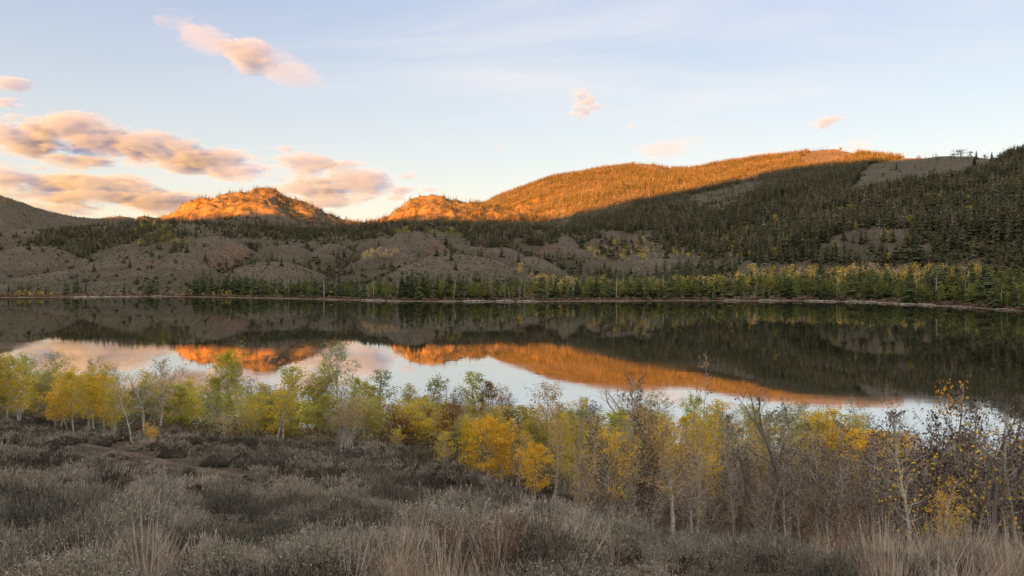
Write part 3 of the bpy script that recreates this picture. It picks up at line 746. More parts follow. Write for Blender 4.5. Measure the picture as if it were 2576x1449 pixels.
for q in order:
    i = okj[q]
    if inview[q] and cnt < 230 :
        me = JM[R.randrange(len(JM))]
        o = obj('juniper_bush', me, loc=(xj[i], yj[i], zj[i] - .15)); s_ = sj[q]
        o.scale = (s_ * R.uniform(.9, 1.5), s_ * R.uniform(.9, 1.5), s_ * R.uniform(.7, 1.1)); o.rotation_euler[2] = R.uniform(0, 6.28)
        tag(o, 'dark rounded juniper bush dotted on the open grey sage hillside across the lake', 'bush', 'junipers dotted over the sage hills'); cnt += 1
    else: rest.append(q)
rest = np.array(rest); ii = okj[rest]
V, Fc, T = scatter_merge([(v, f_) for v, f_ in JUN], rng.integers(0, 5, len(ii)), np.stack([xj[ii], yj[ii], zj[ii]], 1), np.repeat(sj[rest][:, None], 3, 1), rot2(len(ii)), rng.uniform(0, 1, len(ii)))
tag(obj('juniper_scrub', mesh_np('juniper_scrub', V, Fc, M['juniper'], {'tint': T})), kind='stuff')

# the scattered conifers of the open ground, each a tree of its own
sidx = np.where(solo)[0]; sidx = sidx[np.argsort(-(h[sidx] / y[sidx]))]
def skyline_label(pxv, pyv):
    return None
for q, i in enumerate(sidx[:95]):
    o = obj('pine_tree', PM[R.randrange(len(PM))], loc=(x[i], y[i], z[i] - .3)); o.scale = (h[i] * w[i], h[i] * w[i], h[i]); o.rotation_euler[2] = R.uniform(0, 6.28)
    tag(o, 'lone small conifer standing on open ground of the hills beyond the lake', 'tree', 'lone conifers on open hill ground')
ii = sidx[95:]
if len(ii):
    V, Fc, T = scatter_merge(LOC, rng.integers(0, 6, len(ii)), POSA[ii], SCA[ii], rot2(len(ii)), tint[ii])
    tag(obj('conifer_forest', mesh_np('conifer_forest', V, Fc, M['conifer'], {'tint': T})), kind='stuff')

# round-headed trees on the bare skyline at the right
for sx, sy, Yd, hh, ww, nm in ((2415, 404, 1450, 15, 1.15, 'broad dark round tree alone on the bare skyline at the right'),
                               (2441, 403, 1440, 10, .5, 'slim dark tree on the bare skyline just right of the broad round one'),
                               (2477, 402, 1400, 8, .6, 'small dark tree on the bare skyline next to the forest edge'),
                               (2311, 404, 1540, 7, .9, 'small sunlit tree on the skyline left of the bare saddle'),
                               (2114, 386, 2050, 10, .4, 'single upright conifer on the bald golden summit'),
                               (1592, 421, 2190, 12, .6, 'small group tree breaking the skyline of the golden ridge')):
    Yd = float(Yd); ys = np.linspace(Yd - 350, Yd + 250, 240); xs = (sx - CX) / F * ys; zs = far_z(xs, ys); b = int(np.argmin(Y0 + F * (CAMZ - zs) / ys))
    (V, Fc), T = leafy(800 + sx, n=420, W=ww, lo=.0, size=.09, trunk=True, shape=.5)
    rt = empty('skyline_tree', (xs[b], ys[b], zs[b] - .3), 0, (hh * ys[b] / Yd,) * 3); tag(rt, nm, 'tree')
    obj('crown', mesh_np('crown', V, Fc, M['juniper'], {'tint': np.full(len(V), .3)}), rt)
    obj('trunk', mesh_np('trunk', T[0], T[1], M['dark_bark']), rt)

# low shrub clumps that give the sage hills their grain
ns = 60000; t = rng.uniform(0, 1, ns); yb = 480 + 560 * t ** .9; pb = rng.uniform(-150, 2250, ns)
xb = (pb - CX) / F * yb; zb_ = far_z(xb, yb); bx, by = pxy(xb, yb, zb_)
k = (yb > shoreY(pb) + 14) & (by > 570) & (by < 750) & (forest_density(bx, by, yb) < .3) & ~((pb > 1450) & (by > 660))
k = np.where(k)[0]; k = k[visible(xb[k], yb[k], zb_[k] + 1, 0)][:26000]; print('sage clumps', len(k))
g6 = np.random.default_rng(5)
TUF = []
for i in range(4):
    a = np.linspace(0, 6.283, 6)[:-1] + g6.uniform(0, 1); V = np.concatenate([np.stack([np.cos(a) * .6, np.sin(a) * .6, a * 0 - .1], 1) * g6.uniform(.7, 1.2, (5, 1)), np.stack([np.cos(a + .5) * .4, np.sin(a + .5) * .4, a * 0 + .5], 1) * g6.uniform(.7, 1.2, (5, 1)), [[0, 0, .8]]])
    Fc = [(j, (j + 1) % 5, 5 + j) for j in range(5)] + [(5 + j, (j + 1) % 5, 5 + (j + 1) % 5) for j in range(5)] + [(5 + j, 5 + (j + 1) % 5, 10) for j in range(5)]
    TUF.append((V, np.array(Fc)))
s_ = rng.gamma(2, .22, len(k)) + .3
V, Fc, T = scatter_merge(TUF, rng.integers(0, 4, len(k)), np.stack([xb[k], yb[k], zb_[k]], 1), np.stack([s_ * 1.1, s_, s_ * .8], 1), rot2(len(k)), rng.beta(2, 3, len(k)))
M['far_sage'] = tint_mat('far_sage_clumps', [(0, (.03, .027, .02)), (.4, (.06, .053, .04)), (.75, (.105, .09, .07)), (1, (.19, .16, .13))])
tag(obj('sagebrush_cover', mesh_np('sagebrush_cover', V, Fc, M['far_sage'], {'tint': T})), kind='stuff')

# ------------------------------------------------------------------ trees along the far shore
def band(n, lo, hi, s0, s1):
    p = rng.uniform(lo, hi, n); s = rng.uniform(s0, s1, n); y_ = shoreY(p) + s; x_ = (p - CX) / F * y_
    return p, x_, y_, far_z(x_, y_)
SM_ = tinted_meshes('pine_crown', [conifer(650 + i, levels=16, per=9, narrow=n_, lo=.05)[0] for i, n_ in enumerate([.17, .22, .14, .25])], M['shore_conifer'], (.1, .35, .6))
shore = []                                                        # px, x, y, z, height, kind
def put(n, lo, hi, s0, s1, h0, h1, kind, thin=0.0, seed=0):
    p, x_, y_, z_ = band(n, lo, hi, s0, s1)
    cl_ = fbm(x_, y_, 26, 2, 900 + seed)
    for i in range(n):
        if cl_[i] > thin - .6 * R.random(): shore.append((p[i], x_[i], y_[i], z_[i], R.uniform(h0, h1), kind))
put(22, -120, 125, 14, 45, 7, 12, 'c'); put(5, 165, 195, 22, 50, 9, 20, 'c', -1); put(8, 200, 480, 14, 40, 5, 9, 'c', -1); put(6, 368, 400, 14, 30, 8, 14, 'c', -1)
put(60, 485, 640, 16, 60, 12, 19, 'c', -1); put(110, 620, 1000, 16, 80, 9, 17, 'c', -.3); put(70, 1000, 1285, 16, 70, 12, 21, 'c', -.5)
put(95, 1285, 1650, 18, 110, 9, 19, 'c', -.1); put(190, 1600, 2070, 14, 150, 8, 19, 'c', -.2); put(240, 2050, 2650, 10, 140, 7, 22, 'c', -1); put(60, 2650, 2950, 10, 100, 14, 22, 'c', -1)
put(150, 1650, 2850, 170, 280, 11, 17, 'c', -.2)
put(24, 600, 900, 14, 50, 7, 13, 'g', -1); put(60, 930, 1290, 14, 50, 8, 14, 'g', -.6); put(50, 2040, 2640, 10, 40, 9, 16, 'g', -1); put(90, 1290, 1650, 20, 120, 8, 15, 'g', -.5); put(80, 1600, 2060, 16, 110, 10, 16, 'g', -.6); put(55, 2060, 2640, 30, 140, 10, 18, 'g', -.3)
put(120, 1330, 2500, 85, 165, 10, 16, 'p', -1); put(85, 1750, 2480, 90, 165, 12, 18, 'p', -1); put(60, 1400, 2500, 90, 165, 11, 17, 's', -1); put(70, 1500, 2500, 90, 165, 9, 16, 'c', -1); put(7, 440, 620, 14, 22, 3, 6, 'y', -1); put(8, 0, 140, 12, 22, 3, 6, 'y', -1); put(26, 1290, 1900, 60, 200, 7, 12, 'y', -1)
put(44, 640, 1300, 14, 60, 9, 16, 's', -1); put(64, 1300, 2640, 12, 140, 11, 19, 's', -1); put(14, 1900, 2500, 230, 330, 13, 18, 's', -1)
AM = {'g': tinted_meshes('aspen_crown', [leafy(700 + i, n=300, W=w_, lo=.18, size=.05)[0] for i, w_ in enumerate([.32, .40, .27])], M['far_leaf'], (.05, .2, .34)),
      'p': tinted_meshes('aspen_crown', [leafy(720 + i, n=230, W=w_, lo=.35, size=.05)[0] for i, w_ in enumerate([.32, .40])], M['far_leaf'], (.45, .82, .93)),
      'y': tinted_meshes('aspen_crown', [leafy(740 + i, n=260, W=w_, lo=.08, size=.07)[0] for i, w_ in enumerate([.45, .6])], M['far_leaf'], (.6, .72))}
AT = mesh_np('aspen_trunk', *leafy(701)[1], M['bark']); CT = mesh_np('pine_trunk', *conifer(601)[1], M['grey_bark'])
SN = [mesh_np('snag', *snag(900 + i), M['grey_bark'] if i % 2 else M['bark']) for i in range(5)]
SHL = {'c': ('pine_tree', 'dark green conifer in the dense belt of trees along the far shore', 'tree', 'conifers along the far shore'),
       'g': ('aspen_tree', 'slender green aspen among the conifers on the far shore', 'tree', 'green aspens on the far shore'),
       'p': ('aspen_tree', 'pale tan aspen in the thinning stand behind the far shore conifers', 'tree', 'pale aspens behind the far shore conifers'),
       'y': ('aspen_tree', 'small yellow autumn aspen on the far shore of the lake', 'tree', 'small yellow aspens on the far shore'),
       's': ('dead_tree', 'thin bare grey dead trunk standing among the far shore trees', 'dead tree', 'bare dead trunks on the far shore')}
shore.sort(key=lambda a: a[2]); cap = {'c': 200, 'g': 6, 'p': 4, 'y': 18, 's': 90}; used = dict.fromkeys(cap, 0)
left = {k: [] for k in cap}
for p, x_, y_, z_, h_, kd in shore:
    if used[kd] < cap[kd]:
        if not (-30 < p < 2605): left[kd].append((x_, y_, z_, h_)); continue
        used[kd] += 1; nm, lb, ct, gr = SHL[kd]
        wd = R.uniform(.8, 1.35); rz = R.uniform(0, 6.28); loc = (x_, y_, z_ - .2); sc = (h_ * wd, h_ * wd, h_)
        if kd == 's': o = obj(nm, SN[R.randrange(5)], loc=loc); o.scale = sc; o.rotation_euler = (0, R.gauss(0, .05), rz); tag(o, lb, ct, gr); continue
        rt = empty(nm, loc, rz, sc); tag(rt, lb, ct, gr)
        ml = SM_ if kd == 'c' else AM[kd]
        obj('crown', ml[R.randrange(len(ml))], rt); obj('trunk', CT if kd == 'c' else AT, rt)
    else: left[kd].append((x_, y_, z_, h_))
print('shore', used, {k: len(v) for k, v in left.items()})
def merge_left(L, protos, mat, name, tr):
    if not L: return
    A_ = np.array(L); n_ = len(A_); wd = rng.uniform(.8, 1.3, n_)
    V, Fc, T = scatter_merge(protos, rng.integers(0, len(protos), n_), A_[:, :3] - [0, 0, .2], np.stack([A_[:, 3] * wd, A_[:, 3] * wd, A_[:, 3]], 1), rot2(n_), rng.uniform(*tr, n_))
    tag(obj(name, mesh_np(name, V, Fc, mat, {'tint': T})), kind='stuff')
merge_left(left['c'], MIC, M['shore_conifer'], 'conifer_forest', (.1, .5))
merge_left(left['g'], [leafy(760 + i, n=220, W=.36, lo=.2, size=.055)[0] for i in range(3)], M['far_leaf'], 'aspen_forest', (0, .35))
merge_left(left['p'] + left['y'], [leafy(770 + i, n=200, W=.38, lo=.3, size=.055)[0] for i in range(3)], M['far_leaf'], 'aspen_forest', (.5, 1.0))
merge_left(left['s'], [snag(950)], M['grey_bark'], 'dead_trunks', (0, 1))
# yellow and pale aspens scattered on the slope above
for poly, n_, tr, hh in (([(1470, 620), (1560, 600), (1640, 610), (1650, 660), (1480, 665)], 90, (.45, .98), 6), ([(1850, 560), (2575, 480), (2575, 660), (1900, 655)], 60, (.1, .8), 10),
                     ([(905, 640), (1000, 632), (1010, 650), (915, 655)], 60, (.85, .98), 6), ([(330, 575), (400, 570), (470, 620), (350, 625)], 50, (.1, .6), 8), ([(990, 585), (1130, 585), (1200, 610), (1000, 590)], 30, (.2, .5), 8), ([(1650, 590), (1850, 585), (1900, 650), (1680, 655)], 80, (.3, .9), 6)):
    L_ = []; tries = 0
    x0, x1 = min(a for a, b in poly), max(a for a, b in poly)
    P_ = rng.uniform(x0, x1, 4000); yv = rng.uniform(640, 1700, 4000); xv = (P_ - CX) / F * yv; zv = far_z(xv, yv); qx, qy = pxy(xv, yv, zv)
    m = np.where(inpoly(qx, qy, poly))[0]; m = m[visible(xv[m], yv[m], zv[m] + 3, 0)][:n_]
    merge_left([(xv[i], yv[i], zv[i], R.uniform(.7, 1.3) * hh) for i in m], [leafy(780 + i, n=110, W=.45, lo=.15, size=.085)[0] for i in range(3)], M['far_leaf'], 'aspen_forest', tr)
# low russet and grey brush on the bank, driftwood on the beach
p, x_, y_, z_ = band(2600, -150, 2750, 9, 26); s_ = rng.uniform(.5, 1.7, 2600)
V, Fc, T = scatter_merge([leafy(790 + i, n=34, W=1.4, lo=0, size=.4, trunk=False)[0] for i in range(3)], rng.integers(0, 3, 2600), np.stack([x_, y_, z_], 1), np.repeat(s_[:, None], 3, 1), rot2(2600), rng.uniform(0, 1, 2600))
M['bank'] = tint_mat('bank_brush', [(0, (.06, .07, .035)), (.35, (.15, .11, .07)), (.6, (.24, .14, .08)), (.8, (.26, .22, .18)), (1, (.30, .14, .08))])
tag(obj('bank_brush', mesh_np('bank_brush', V, Fc, M['bank'], {'tint': T})), kind='stuff')
DW = []
for i in range(3):
    a, b = tube(np.array([[-.5, 0, 0], [-.1, .04, .03], [.5, -.03, .01]]), np.array([.03, .024, .012]), 5)
    c_, d_ = tube(np.array([[.1, 0, .02], [.3, .12, .1]]), np.array([.014, .006]), 4); A_ = Acc(); A_.add((a, b)); A_.add((c_, d_)); DW.append(mesh_np('driftwood_log', *A_.get(), M['bark']))
for i in range(70):
    p = R.choice([R.uniform(0, 2570), R.uniform(820, 1350), R.uniform(200, 320), R.uniform(1900, 2560)]); yv = shoreY(p) + R.uniform(2, 9); xv = (p - CX) / F * yv
    o = obj('driftwood_log', DW[i % 3], loc=(xv, yv, float(far_z(xv, yv)) + .12)); s_ = R.uniform(4, 11); o.scale = (s_, s_, s_ * 1.2); o.rotation_euler[2] = R.gauss(0, .35)
    tag(o, 'bleached driftwood log lying on the far shore beach at the waterline', 'driftwood', 'driftwood on the far beach')

# ================================================================== THE NEAR HILLSIDE
GOLD = [(0, (.62, .34, .025)), (.4, (.78, .48, .035)), (.7, (.86, .56, .05)), (1, (.70, .55, .09))]
LIME = [(0, (.36, .32, .03)), (.35, (.52, .42, .035)), (.65, (.72, .50, .04)), (1, (.80, .52, .05))]
GREEN = [(0, (.17, .20, .04)), (.35, (.30, .33, .05)), (.65, (.47, .43, .05)), (1, (.62, .46, .06))]
OLIVE = [(0, (.15, .15, .045)), (.4, (.32, .29, .06)), (.75, (.48, .37, .07)), (1, (.52, .33, .09))]
SAGEG = [(0, (.15, .17, .075)), (.5, (.26, .28, .12)), (1, (.38, .37, .16))]
FADE = [(0, (.26, .17, .09)), (.4, (.46, .31, .12)), (.75, (.64, .42, .14)), (1, (.70, .50, .26))]
PINK = [(0, (.22, .17, .13)), (.5, (.42, .32, .22)), (1, (.58, .44, .28))]
RUST = [(0, (.10, .05, .025)), (.5, (.20, .10, .04)), (1, (.36, .19, .05))]
DARKP = [(0, (.05, .032, .035)), (.5, (.10, .065, .06)), (.82, (.17, .11, .08)), (.9, (.45, .28, .05)), (1, (.72, .46, .05))]
BROWN = [(0, (.07, .052, .04)), (.55, (.18, .135, .095)), (.8, (.28, .18, .09)), (.92, (.60, .38, .06)), (1, (.78, .50, .06))]
GREYG = [(0, (.09, .10, .065)), (.5, (.16, .175, .11)), (1, (.26, .26, .16))]
for nm, st, tr in (('gold', GOLD, .4), ('lime', LIME, .4), ('green', GREEN, .4), ('olive', OLIVE, .35), ('sageg', SAGEG, .35), ('fade', FADE, .35),
                   ('pink', PINK, .3), ('rust', RUST, .2), ('darkp', DARKP, .15), ('brown', BROWN, .2), ('greyg', GREYG, .2), ('orange', [(0, (.60, .22, .03)), (.6, (.78, .36, .04)), (1, (.85, .46, .08))], .35)):
    M['leaf_' + nm] = leaf_mat('leaves_' + nm, st, tr, 0.9)

# shapes: (trunk mesh, crown mesh) all about 6 m tall before scaling
SH_ = {}
def shape(key, **kw):
    T, C = aspen(**kw)
    SH_[key] = (mesh_np('aspen_trunk', T[0], T[1], M['bark'], smooth=True), mesh_np('aspen_crown', C[0], C[1], M['leaf_gold']) if C else None)
shape('full1', seed=1, W=3.0, lo=.24, limbs=28, nleaf=3600, leaf=.10, jitter=.13)
shape('full2', seed=2, W=2.6, lo=.28, limbs=28, nleaf=3100, leaf=.10, stems=2, jitter=.13)
shape('full3', seed=3, W=3.4, lo=.16, limbs=34, nleaf=3900, leaf=.10, stems=3, jitter=.14)
shape('mid1', seed=4, W=2.8, lo=.28, limbs=26, nleaf=1900, leaf=.095)
shape('mid2', seed=5, W=2.4, lo=.35, limbs=24, nleaf=1600, leaf=.095, stems=2)
shape('mid3', seed=6, W=3.2, lo=.22, limbs=30, nleaf=2100, leaf=.095, stems=4)
shape('spire1', seed=7, W=1.5, lo=.18, limbs=26, nleaf=2100, leaf=.11)
shape('spire2', seed=8, W=1.3, lo=.25, limbs=24, nleaf=1500, leaf=.11)
shape('thin1', seed=9, W=2.8, lo=.28, limbs=28, nleaf=900, leaf=.10, fine=1, wob=.22, leaf_lo=.4, r0=.075)
shape('thin2', seed=10, W=3.0, lo=.25, limbs=26, nleaf=700, leaf=.10, stems=3, fine=1, wob=.2, leaf_lo=.3)
shape('fan', seed=12, W=3.0, lo=.18, limbs=40, nleaf=1400, leaf=.10, stems=9, twigs=4, wob=.15, r0=.035, leaf_lo=.42)
shape('bare1', seed=13, W=3.2, lo=.22, limbs=26, nleaf=90, leaf=.09, fine=2, wob=.35, r0=.07)
shape('bare2', seed=14, W=3.6, lo=.30, limbs=20, nleaf=60, leaf=.09, fine=2, wob=.5, r0=.08, stems=2)
shape('near1', seed=15, W=3.4, lo=.34, limbs=26, twigs=8, nleaf=1700, leaf=.10, fine=1, wob=.3, r0=.095, leaf_lo=.45, jitter=.10)
shape('near2', seed=16, W=3.6, lo=.15, limbs=30, twigs=8, nleaf=1700, leaf=.105, fine=2, wob=.35, r0=.085, stems=2, jitter=.10)
shape('near3', seed=17, W=3.8, lo=.12, limbs=34, twigs=8, nleaf=2600, leaf=.105, fine=2, wob=.3, r0=.07, stems=3, jitter=.10)
shape('near4', seed=18, W=3.0, lo=.10, limbs=30, twigs=8, nleaf=900, leaf=.11, fine=2, wob=.35, r0=.08, stems=2, jitter=.10)
shape('round1', seed=19, W=4.4, lo=.06, limbs=34, twigs=6, nleaf=4200, leaf=.10, stems=4, jitter=.16, wob=.1)
shape('whip', seed=20, W=1.8, lo=.12, limbs=20, twigs=5, nleaf=420, leaf=.10, fine=1, wob=.3, r0=.03, stems=3, jitter=.1)

COLW = {'gold': 'golden yellow', 'lime': 'yellow and lime', 'green': 'green turning yellow', 'olive': 'olive and ochre', 'sageg': 'pale sage green', 'fade': 'faded straw yellow',
        'pink': 'sparse dusty tan', 'rust': 'dark russet brown', 'darkp': 'dark withered purple brown', 'brown': 'withered brown', 'greyg': 'dull grey green', 'orange': 'bright orange'}
ORD = 'first second third fourth fifth sixth seventh eighth ninth tenth eleventh twelfth thirteenth fourteenth fifteenth sixteenth seventeenth eighteenth nineteenth twentieth twenty-first twenty-second twenty-third twenty-fourth'.split()
# px of the foot, py of the foot, py of the top, width in px, shape, leaf colour, own label or None, extra distance, lean
TREES = [
 (-70, 1060, 885, 110, 'full1', 'green', 0), (-25, 1056, 878, 100, 'full2', 'olive', 0), (18, 1058, 880, 100, 'full1', 'green', 0), (48, 1062, 890, 90, 'full3', 'lime', 0), (78, 1050, 883, 90, 'full2', 'green', 0),
 (112, 1040, 900, 80, 'mid3', 'green', 0), (150, 1030, 878, 85, 'mid1', 'sageg', 'sage green aspen poking above the yellow grove near the left edge'),
 (238, 1035, 893, 95, 'round1', 'greyg', 'round dull grey green tree behind the left yellow grove'),
 (150, 1082, 930, 120, 'full3', 'gold', 'wide golden aspen at the left end of the grove with low branches'), (185, 1092, 918, 110, 'full1', 'lime', 0), (222, 1092, 922, 105, 'full2', 'lime', 0), (262, 1090, 925, 90, 'full1', 'gold', 0),
 (289, 1104, 912, 95, 'full3', 'lime', 'bushy yellow aspen with white forked trunk beside the bare grey tree'), (330, 1114, 908, 75, 'bare1', 'brown', 'nearly bare tree with dark twisted top standing by the trail'),
 (362, 1090, 930, 80, 'bare2', 'fade', 'bare white trunked aspen leaning beside the twisted tree'), (385, 1070, 925, 90, 'full2', 'lime', 0), (402, 1090, 898, 105, 'thin1', 'pink', 'tall dusty tan aspen with thick white trunk'),
 (428, 1088, 905, 90, 'thin2', 'pink', 0), (462, 1082, 912, 85, 'thin2', 'pink', 0), (445, 1065, 930, 80, 'mid3', 'olive', 0), (380, 1110, 1066, 46, 'full3', 'gold', 'small golden sapling bush beside the trail at left'),
 (512, 1092, 945, 115, 'full3', 'lime', 0), (545, 1090, 930, 110, 'full1', 'green', 0), (566, 1075, 860, 105, 'full1', 'green', 'tall green aspen rising in front of the left reflected hill'), (592, 1078, 905, 85, 'mid1', 'sageg', 0),
 (566, 1116, 1035, 60, 'thin1', 'fade', 0), (633, 1060, 948, 70, 'round1', 'greyg', 0), (634, 1118, 978, 95, 'mid3', 'lime', 'loose yellow aspen with single pale stem left of the fan shaped clump'), (612, 1090, 1000, 70, 'mid1', 'gold', 0),
 (694, 1122, 942, 105, 'mid2', 'lime', 'pale stemmed yellow aspen pair in the middle of the left grove'), (668, 1085, 955, 80, 'full2', 'lime', 0), (737, 1075, 917, 75, 'spire1', 'green', 0), (718, 1085, 935, 80, 'mid3', 'olive', 0),
 (790, 1098, 940, 100, 'full2', 'green', 0), (770, 1100, 965, 80, 'mid1', 'lime', 0), (846, 1082, 852, 118, 'mid1', 'sageg', 'tallest airy pale green aspen crossing the lake reflection left of centre'), (820, 1085, 900, 90, 'full2', 'green', 0),
 (874, 1158, 955, 118, 'fan', 'fade', 'many stemmed fan shaped aspen clump rising from the sagebrush left of centre'), (795, 1122, 1102, 32, 'full3', 'orange', 'small bright orange bush at the foot of the left grove'),
 (905, 1078, 935, 85, 'full1', 'green', 0), (930, 1092, 955, 75, 'full1', 'lime', 0), (955, 1075, 925, 62, 'spire1', 'sageg', 'slim pale green spire shaped aspen left of centre'), (998, 1140, 1078, 48, 'mid1', 'lime', 'small sparse yellow sapling in front of the centre thicket'),
 (1020, 1080, 972, 80, 'mid3', 'olive', 0), (1035, 1085, 965, 85, 'full2', 'olive', 0), (1070, 1065, 938, 58, 'spire2', 'sageg', 0), (1100, 1062, 935, 60, 'bare1', 'fade', 0), (1062, 1108, 985, 85, 'full1', 'olive', 0),
 (1105, 1085, 972, 85, 'mid3', 'fade', 0), (1142, 1078, 968, 75, 'round1', 'rust', 'russet brown round tree left of the green spire'), (1187, 1075, 930, 62, 'spire1', 'green', 'green spire shaped aspen between the russet trees at centre'),
 (1232, 1085, 943, 78, 'full1', 'rust', 'tall dark russet tree outlined against the pale lake at centre'), (1278, 1080, 968, 80, 'round1', 'rust', 'dark russet round tree at centre just right of the tall one'), (1210, 1090, 1000, 80, 'mid3', 'olive', 0),
 (1116, 1190, 1083, 66, 'mid1', 'lime', 'small isolated lime yellow aspen at the front centre'), (1180, 1228, 1045, 85, 'full2', 'lime', 0), (1222, 1240, 1028, 130, 'full1', 'gold', 'large bright golden aspen at the front centre with full crown'),
 (1262, 1248, 1050, 90, 'full2', 'gold', 0), (1292, 1255, 1085, 90, 'mid2', 'fade', 0), (1347, 1282, 1100, 108, 'full1', 'gold', 'brilliant golden aspen with low crown standing just right of centre'), (1395, 1275, 1010, 100, 'thin1', 'fade', 0),
 (1372, 1190, 952, 95, 'mid1', 'fade', 'tall straw yellow aspen overlapping the lake at centre right'), (1330, 1180, 1025, 95, 'full3', 'lime', 0), (1430, 1190, 1010, 105, 'full2', 'olive', 0), (1476, 1150, 992, 95, 'round1', 'greyg', 'dark round grey green tree against the pale water right of centre'),
 (1498, 1235, 1045, 100, 'full1', 'lime', 0), (1545, 1366, 1075, 130, 'near1', 'gold', 0), (1482, 1325, 1120, 105, 'near3', 'fade', 0), (1592, 1310, 1080, 95, 'mid2', 'gold', 0), (1577, 1150, 955, 150, 'bare2', 'fade', 'big bare dark limbed tree spreading against the golden reflection'),
 (1618, 1140, 975, 90, 'mid3', 'sageg', 0), (1662, 1150, 980, 95, 'mid1', 'sageg', 0), (1690, 1372, 1045, 165, 'near1', 'fade', 'white trunked aspen with wide straw crown standing nearest right of centre'), (1747, 1140, 982, 80, 'full1', 'green', 0),
 (1790, 1150, 1005, 85, 'full2', 'green', 0), (1762, 1310, 1040, 115, 'mid3', 'gold', 0), (1832, 1310, 1025, 120, 'near2', 'brown', 'crooked white aspen with withered brown leaves and forked top'), (1722, 1180, 1030, 90, 'full1', 'lime', 0),
 (1868, 1160, 1010, 85, 'mid1', 'olive', 0), (1902, 1165, 1012, 90, 'full2', 'green', 0), (1966, 1394, 948, 190, 'bare2', 'darkp', 'tall bare aspen with twisted dark top rising over the right thicket'), (1935, 1392, 1130, 110, 'near4', 'brown', 0),
 (2000, 1150, 1005, 85, 'mid1', 'sageg', 0), (2042, 1150, 1002, 90, 'mid3', 'sageg', 0), (2092, 1210, 1032, 115, 'full3', 'lime', 'yellow aspen glowing behind the bare right thicket'), (2052, 1330, 1045, 120, 'bare1', 'darkp', 0),
 (2138, 1345, 1055, 120, 'near2', 'brown', 0), (2182, 1200, 985, 100, 'mid3', 'sageg', 0), (2160, 1375, 1110, 120, 'near4', 'brown', 0), (2232, 1392, 1010, 150, 'near2', 'darkp', 0), (2262, 1385, 955, 90, 'whip', 'brown', 0),
 (2292, 1405, 1005, 170, 'bare1', 'brown', 'leafless looking aspen dotted with large single yellow leaves at right'), (2392, 1390, 945, 150, 'near4', 'darkp', 'aspen whose top twigs keep a cluster of orange leaves at the right'), (2342, 1392, 1025, 150, 'near3', 'darkp', 0), (2432, 1400, 1000, 170, 'near3', 'darkp', 0),
 (2490, 1420, 950, 180, 'bare2', 'darkp', 'bare curving pale aspen with crooked limbs near the right edge'), (2558, 1410, 975, 170, 'bare1', 'darkp', 0), (2525, 1380, 1090, 150, 'near3', 'brown', 0), (2600, 1420, 1040, 160, 'near3', 'darkp', 0), (2680, 1430, 1000, 180, 'near2', 'brown', 0),
 (1900, 1370, 1190, 100, 'near4', 'brown', 0), (1770, 1370, 1180, 100, 'near2', 'brown', 0), (1632, 1350, 1190, 90, 'near4', 'brown', 0), (2080, 1390, 1160, 120, 'near2', 'brown', 0), (2200, 1400, 1180, 120, 'near3', 'brown', 0), (2380, 1410, 1200, 120, 'near2', 'gold', 0)]
rr = random.Random(5)
# thicket of withered saplings filling the lower right, and the woods behind the front row down to the water
for p, fy, ty, w_, s_, l_ in ((1455, 1290, 1060, 105, 'mid1', 'olive'), (1510, 1300, 1075, 100, 'mid2', 'lime'), (1560, 1270, 1045, 110, 'mid3', 'olive'), (1625, 1290, 1060, 115, 'mid1', 'gold'), (1660, 1260, 1050, 100, 'full1', 'lime'),
        (1720, 1290, 1050, 120, 'mid3', 'gold'), (1775, 1270, 1035, 110, 'full2', 'lime'), (1815, 1290, 1060, 110, 'mid1', 'olive'), (1880, 1280, 1060, 110, 'mid3', 'fade'), (1940, 1270, 1070, 110, 'mid1', 'olive'), (2010, 1280, 1075, 110, 'mid3', 'fade'),
        (2110, 1270, 1050, 120, 'full1', 'gold'), (2165, 1285, 1080, 110, 'mid2', 'olive'), (1420, 1255, 1040, 100, 'full2', 'lime'), (1250, 1180, 1000, 90, 'full3', 'olive'), (1160, 1150, 1000, 90, 'mid3', 'olive')):
    TREES.append((p, fy, ty, w_, s_, l_, 0))
for p, fy, ty in ((1742, 1368, 1120), (1978, 1396, 1100), (2012, 1392, 1180), (2108, 1396, 1120), (2206, 1398, 1090), (2440, 1402, 1080), (2535, 1408, 1120), (1640, 1362, 1150)):
    TREES.append((p, fy, ty, 110, 'thin1', 'brown', 0))
for i in range(46):
    p = rr.uniform(1450, 2640); TREES.append((p, rr.uniform(1255, 1385), None, rr.uniform(60, 110), rr.choice(['near2', 'near4', 'whip', 'near3', 'whip']), rr.choice(['brown', 'brown', 'darkp', 'fade', 'brown', 'pink']), 1))
for i in range(172):
    p = rr.uniform(-220, 2760); fr0 = np.interp(p, [0, 500, 900, 1300, 1600, 2600], [62, 56, 50, 40, 36, 34]); sh0 = np.interp(p, [0, 900, 1500, 2600], [85, 80, 77, 74])
    Yv = fr0 + (sh0 - fr0) * rr.random()
    cs = (['green', 'olive', 'lime', 'green', 'olive', 'sageg'] if p < 950 else ['olive', 'rust', 'lime', 'rust', 'olive', 'green'] if p < 1350 else ['olive', 'fade', 'lime', 'sageg', 'gold', 'green'])
    TREES.append((p, Yv, None, rr.uniform(2.7, 4.0), rr.choice(['full1', 'full2', 'full3', 'mid3', 'mid1', 'mid2', 'spire1', 'thin1']), rr.choice(cs), 2))
ZM = {}
placed = []
bycol = {}
for tr in TREES: 
    if not tr[6]: bycol.setdefault(tr[5], []).append(tr[0])
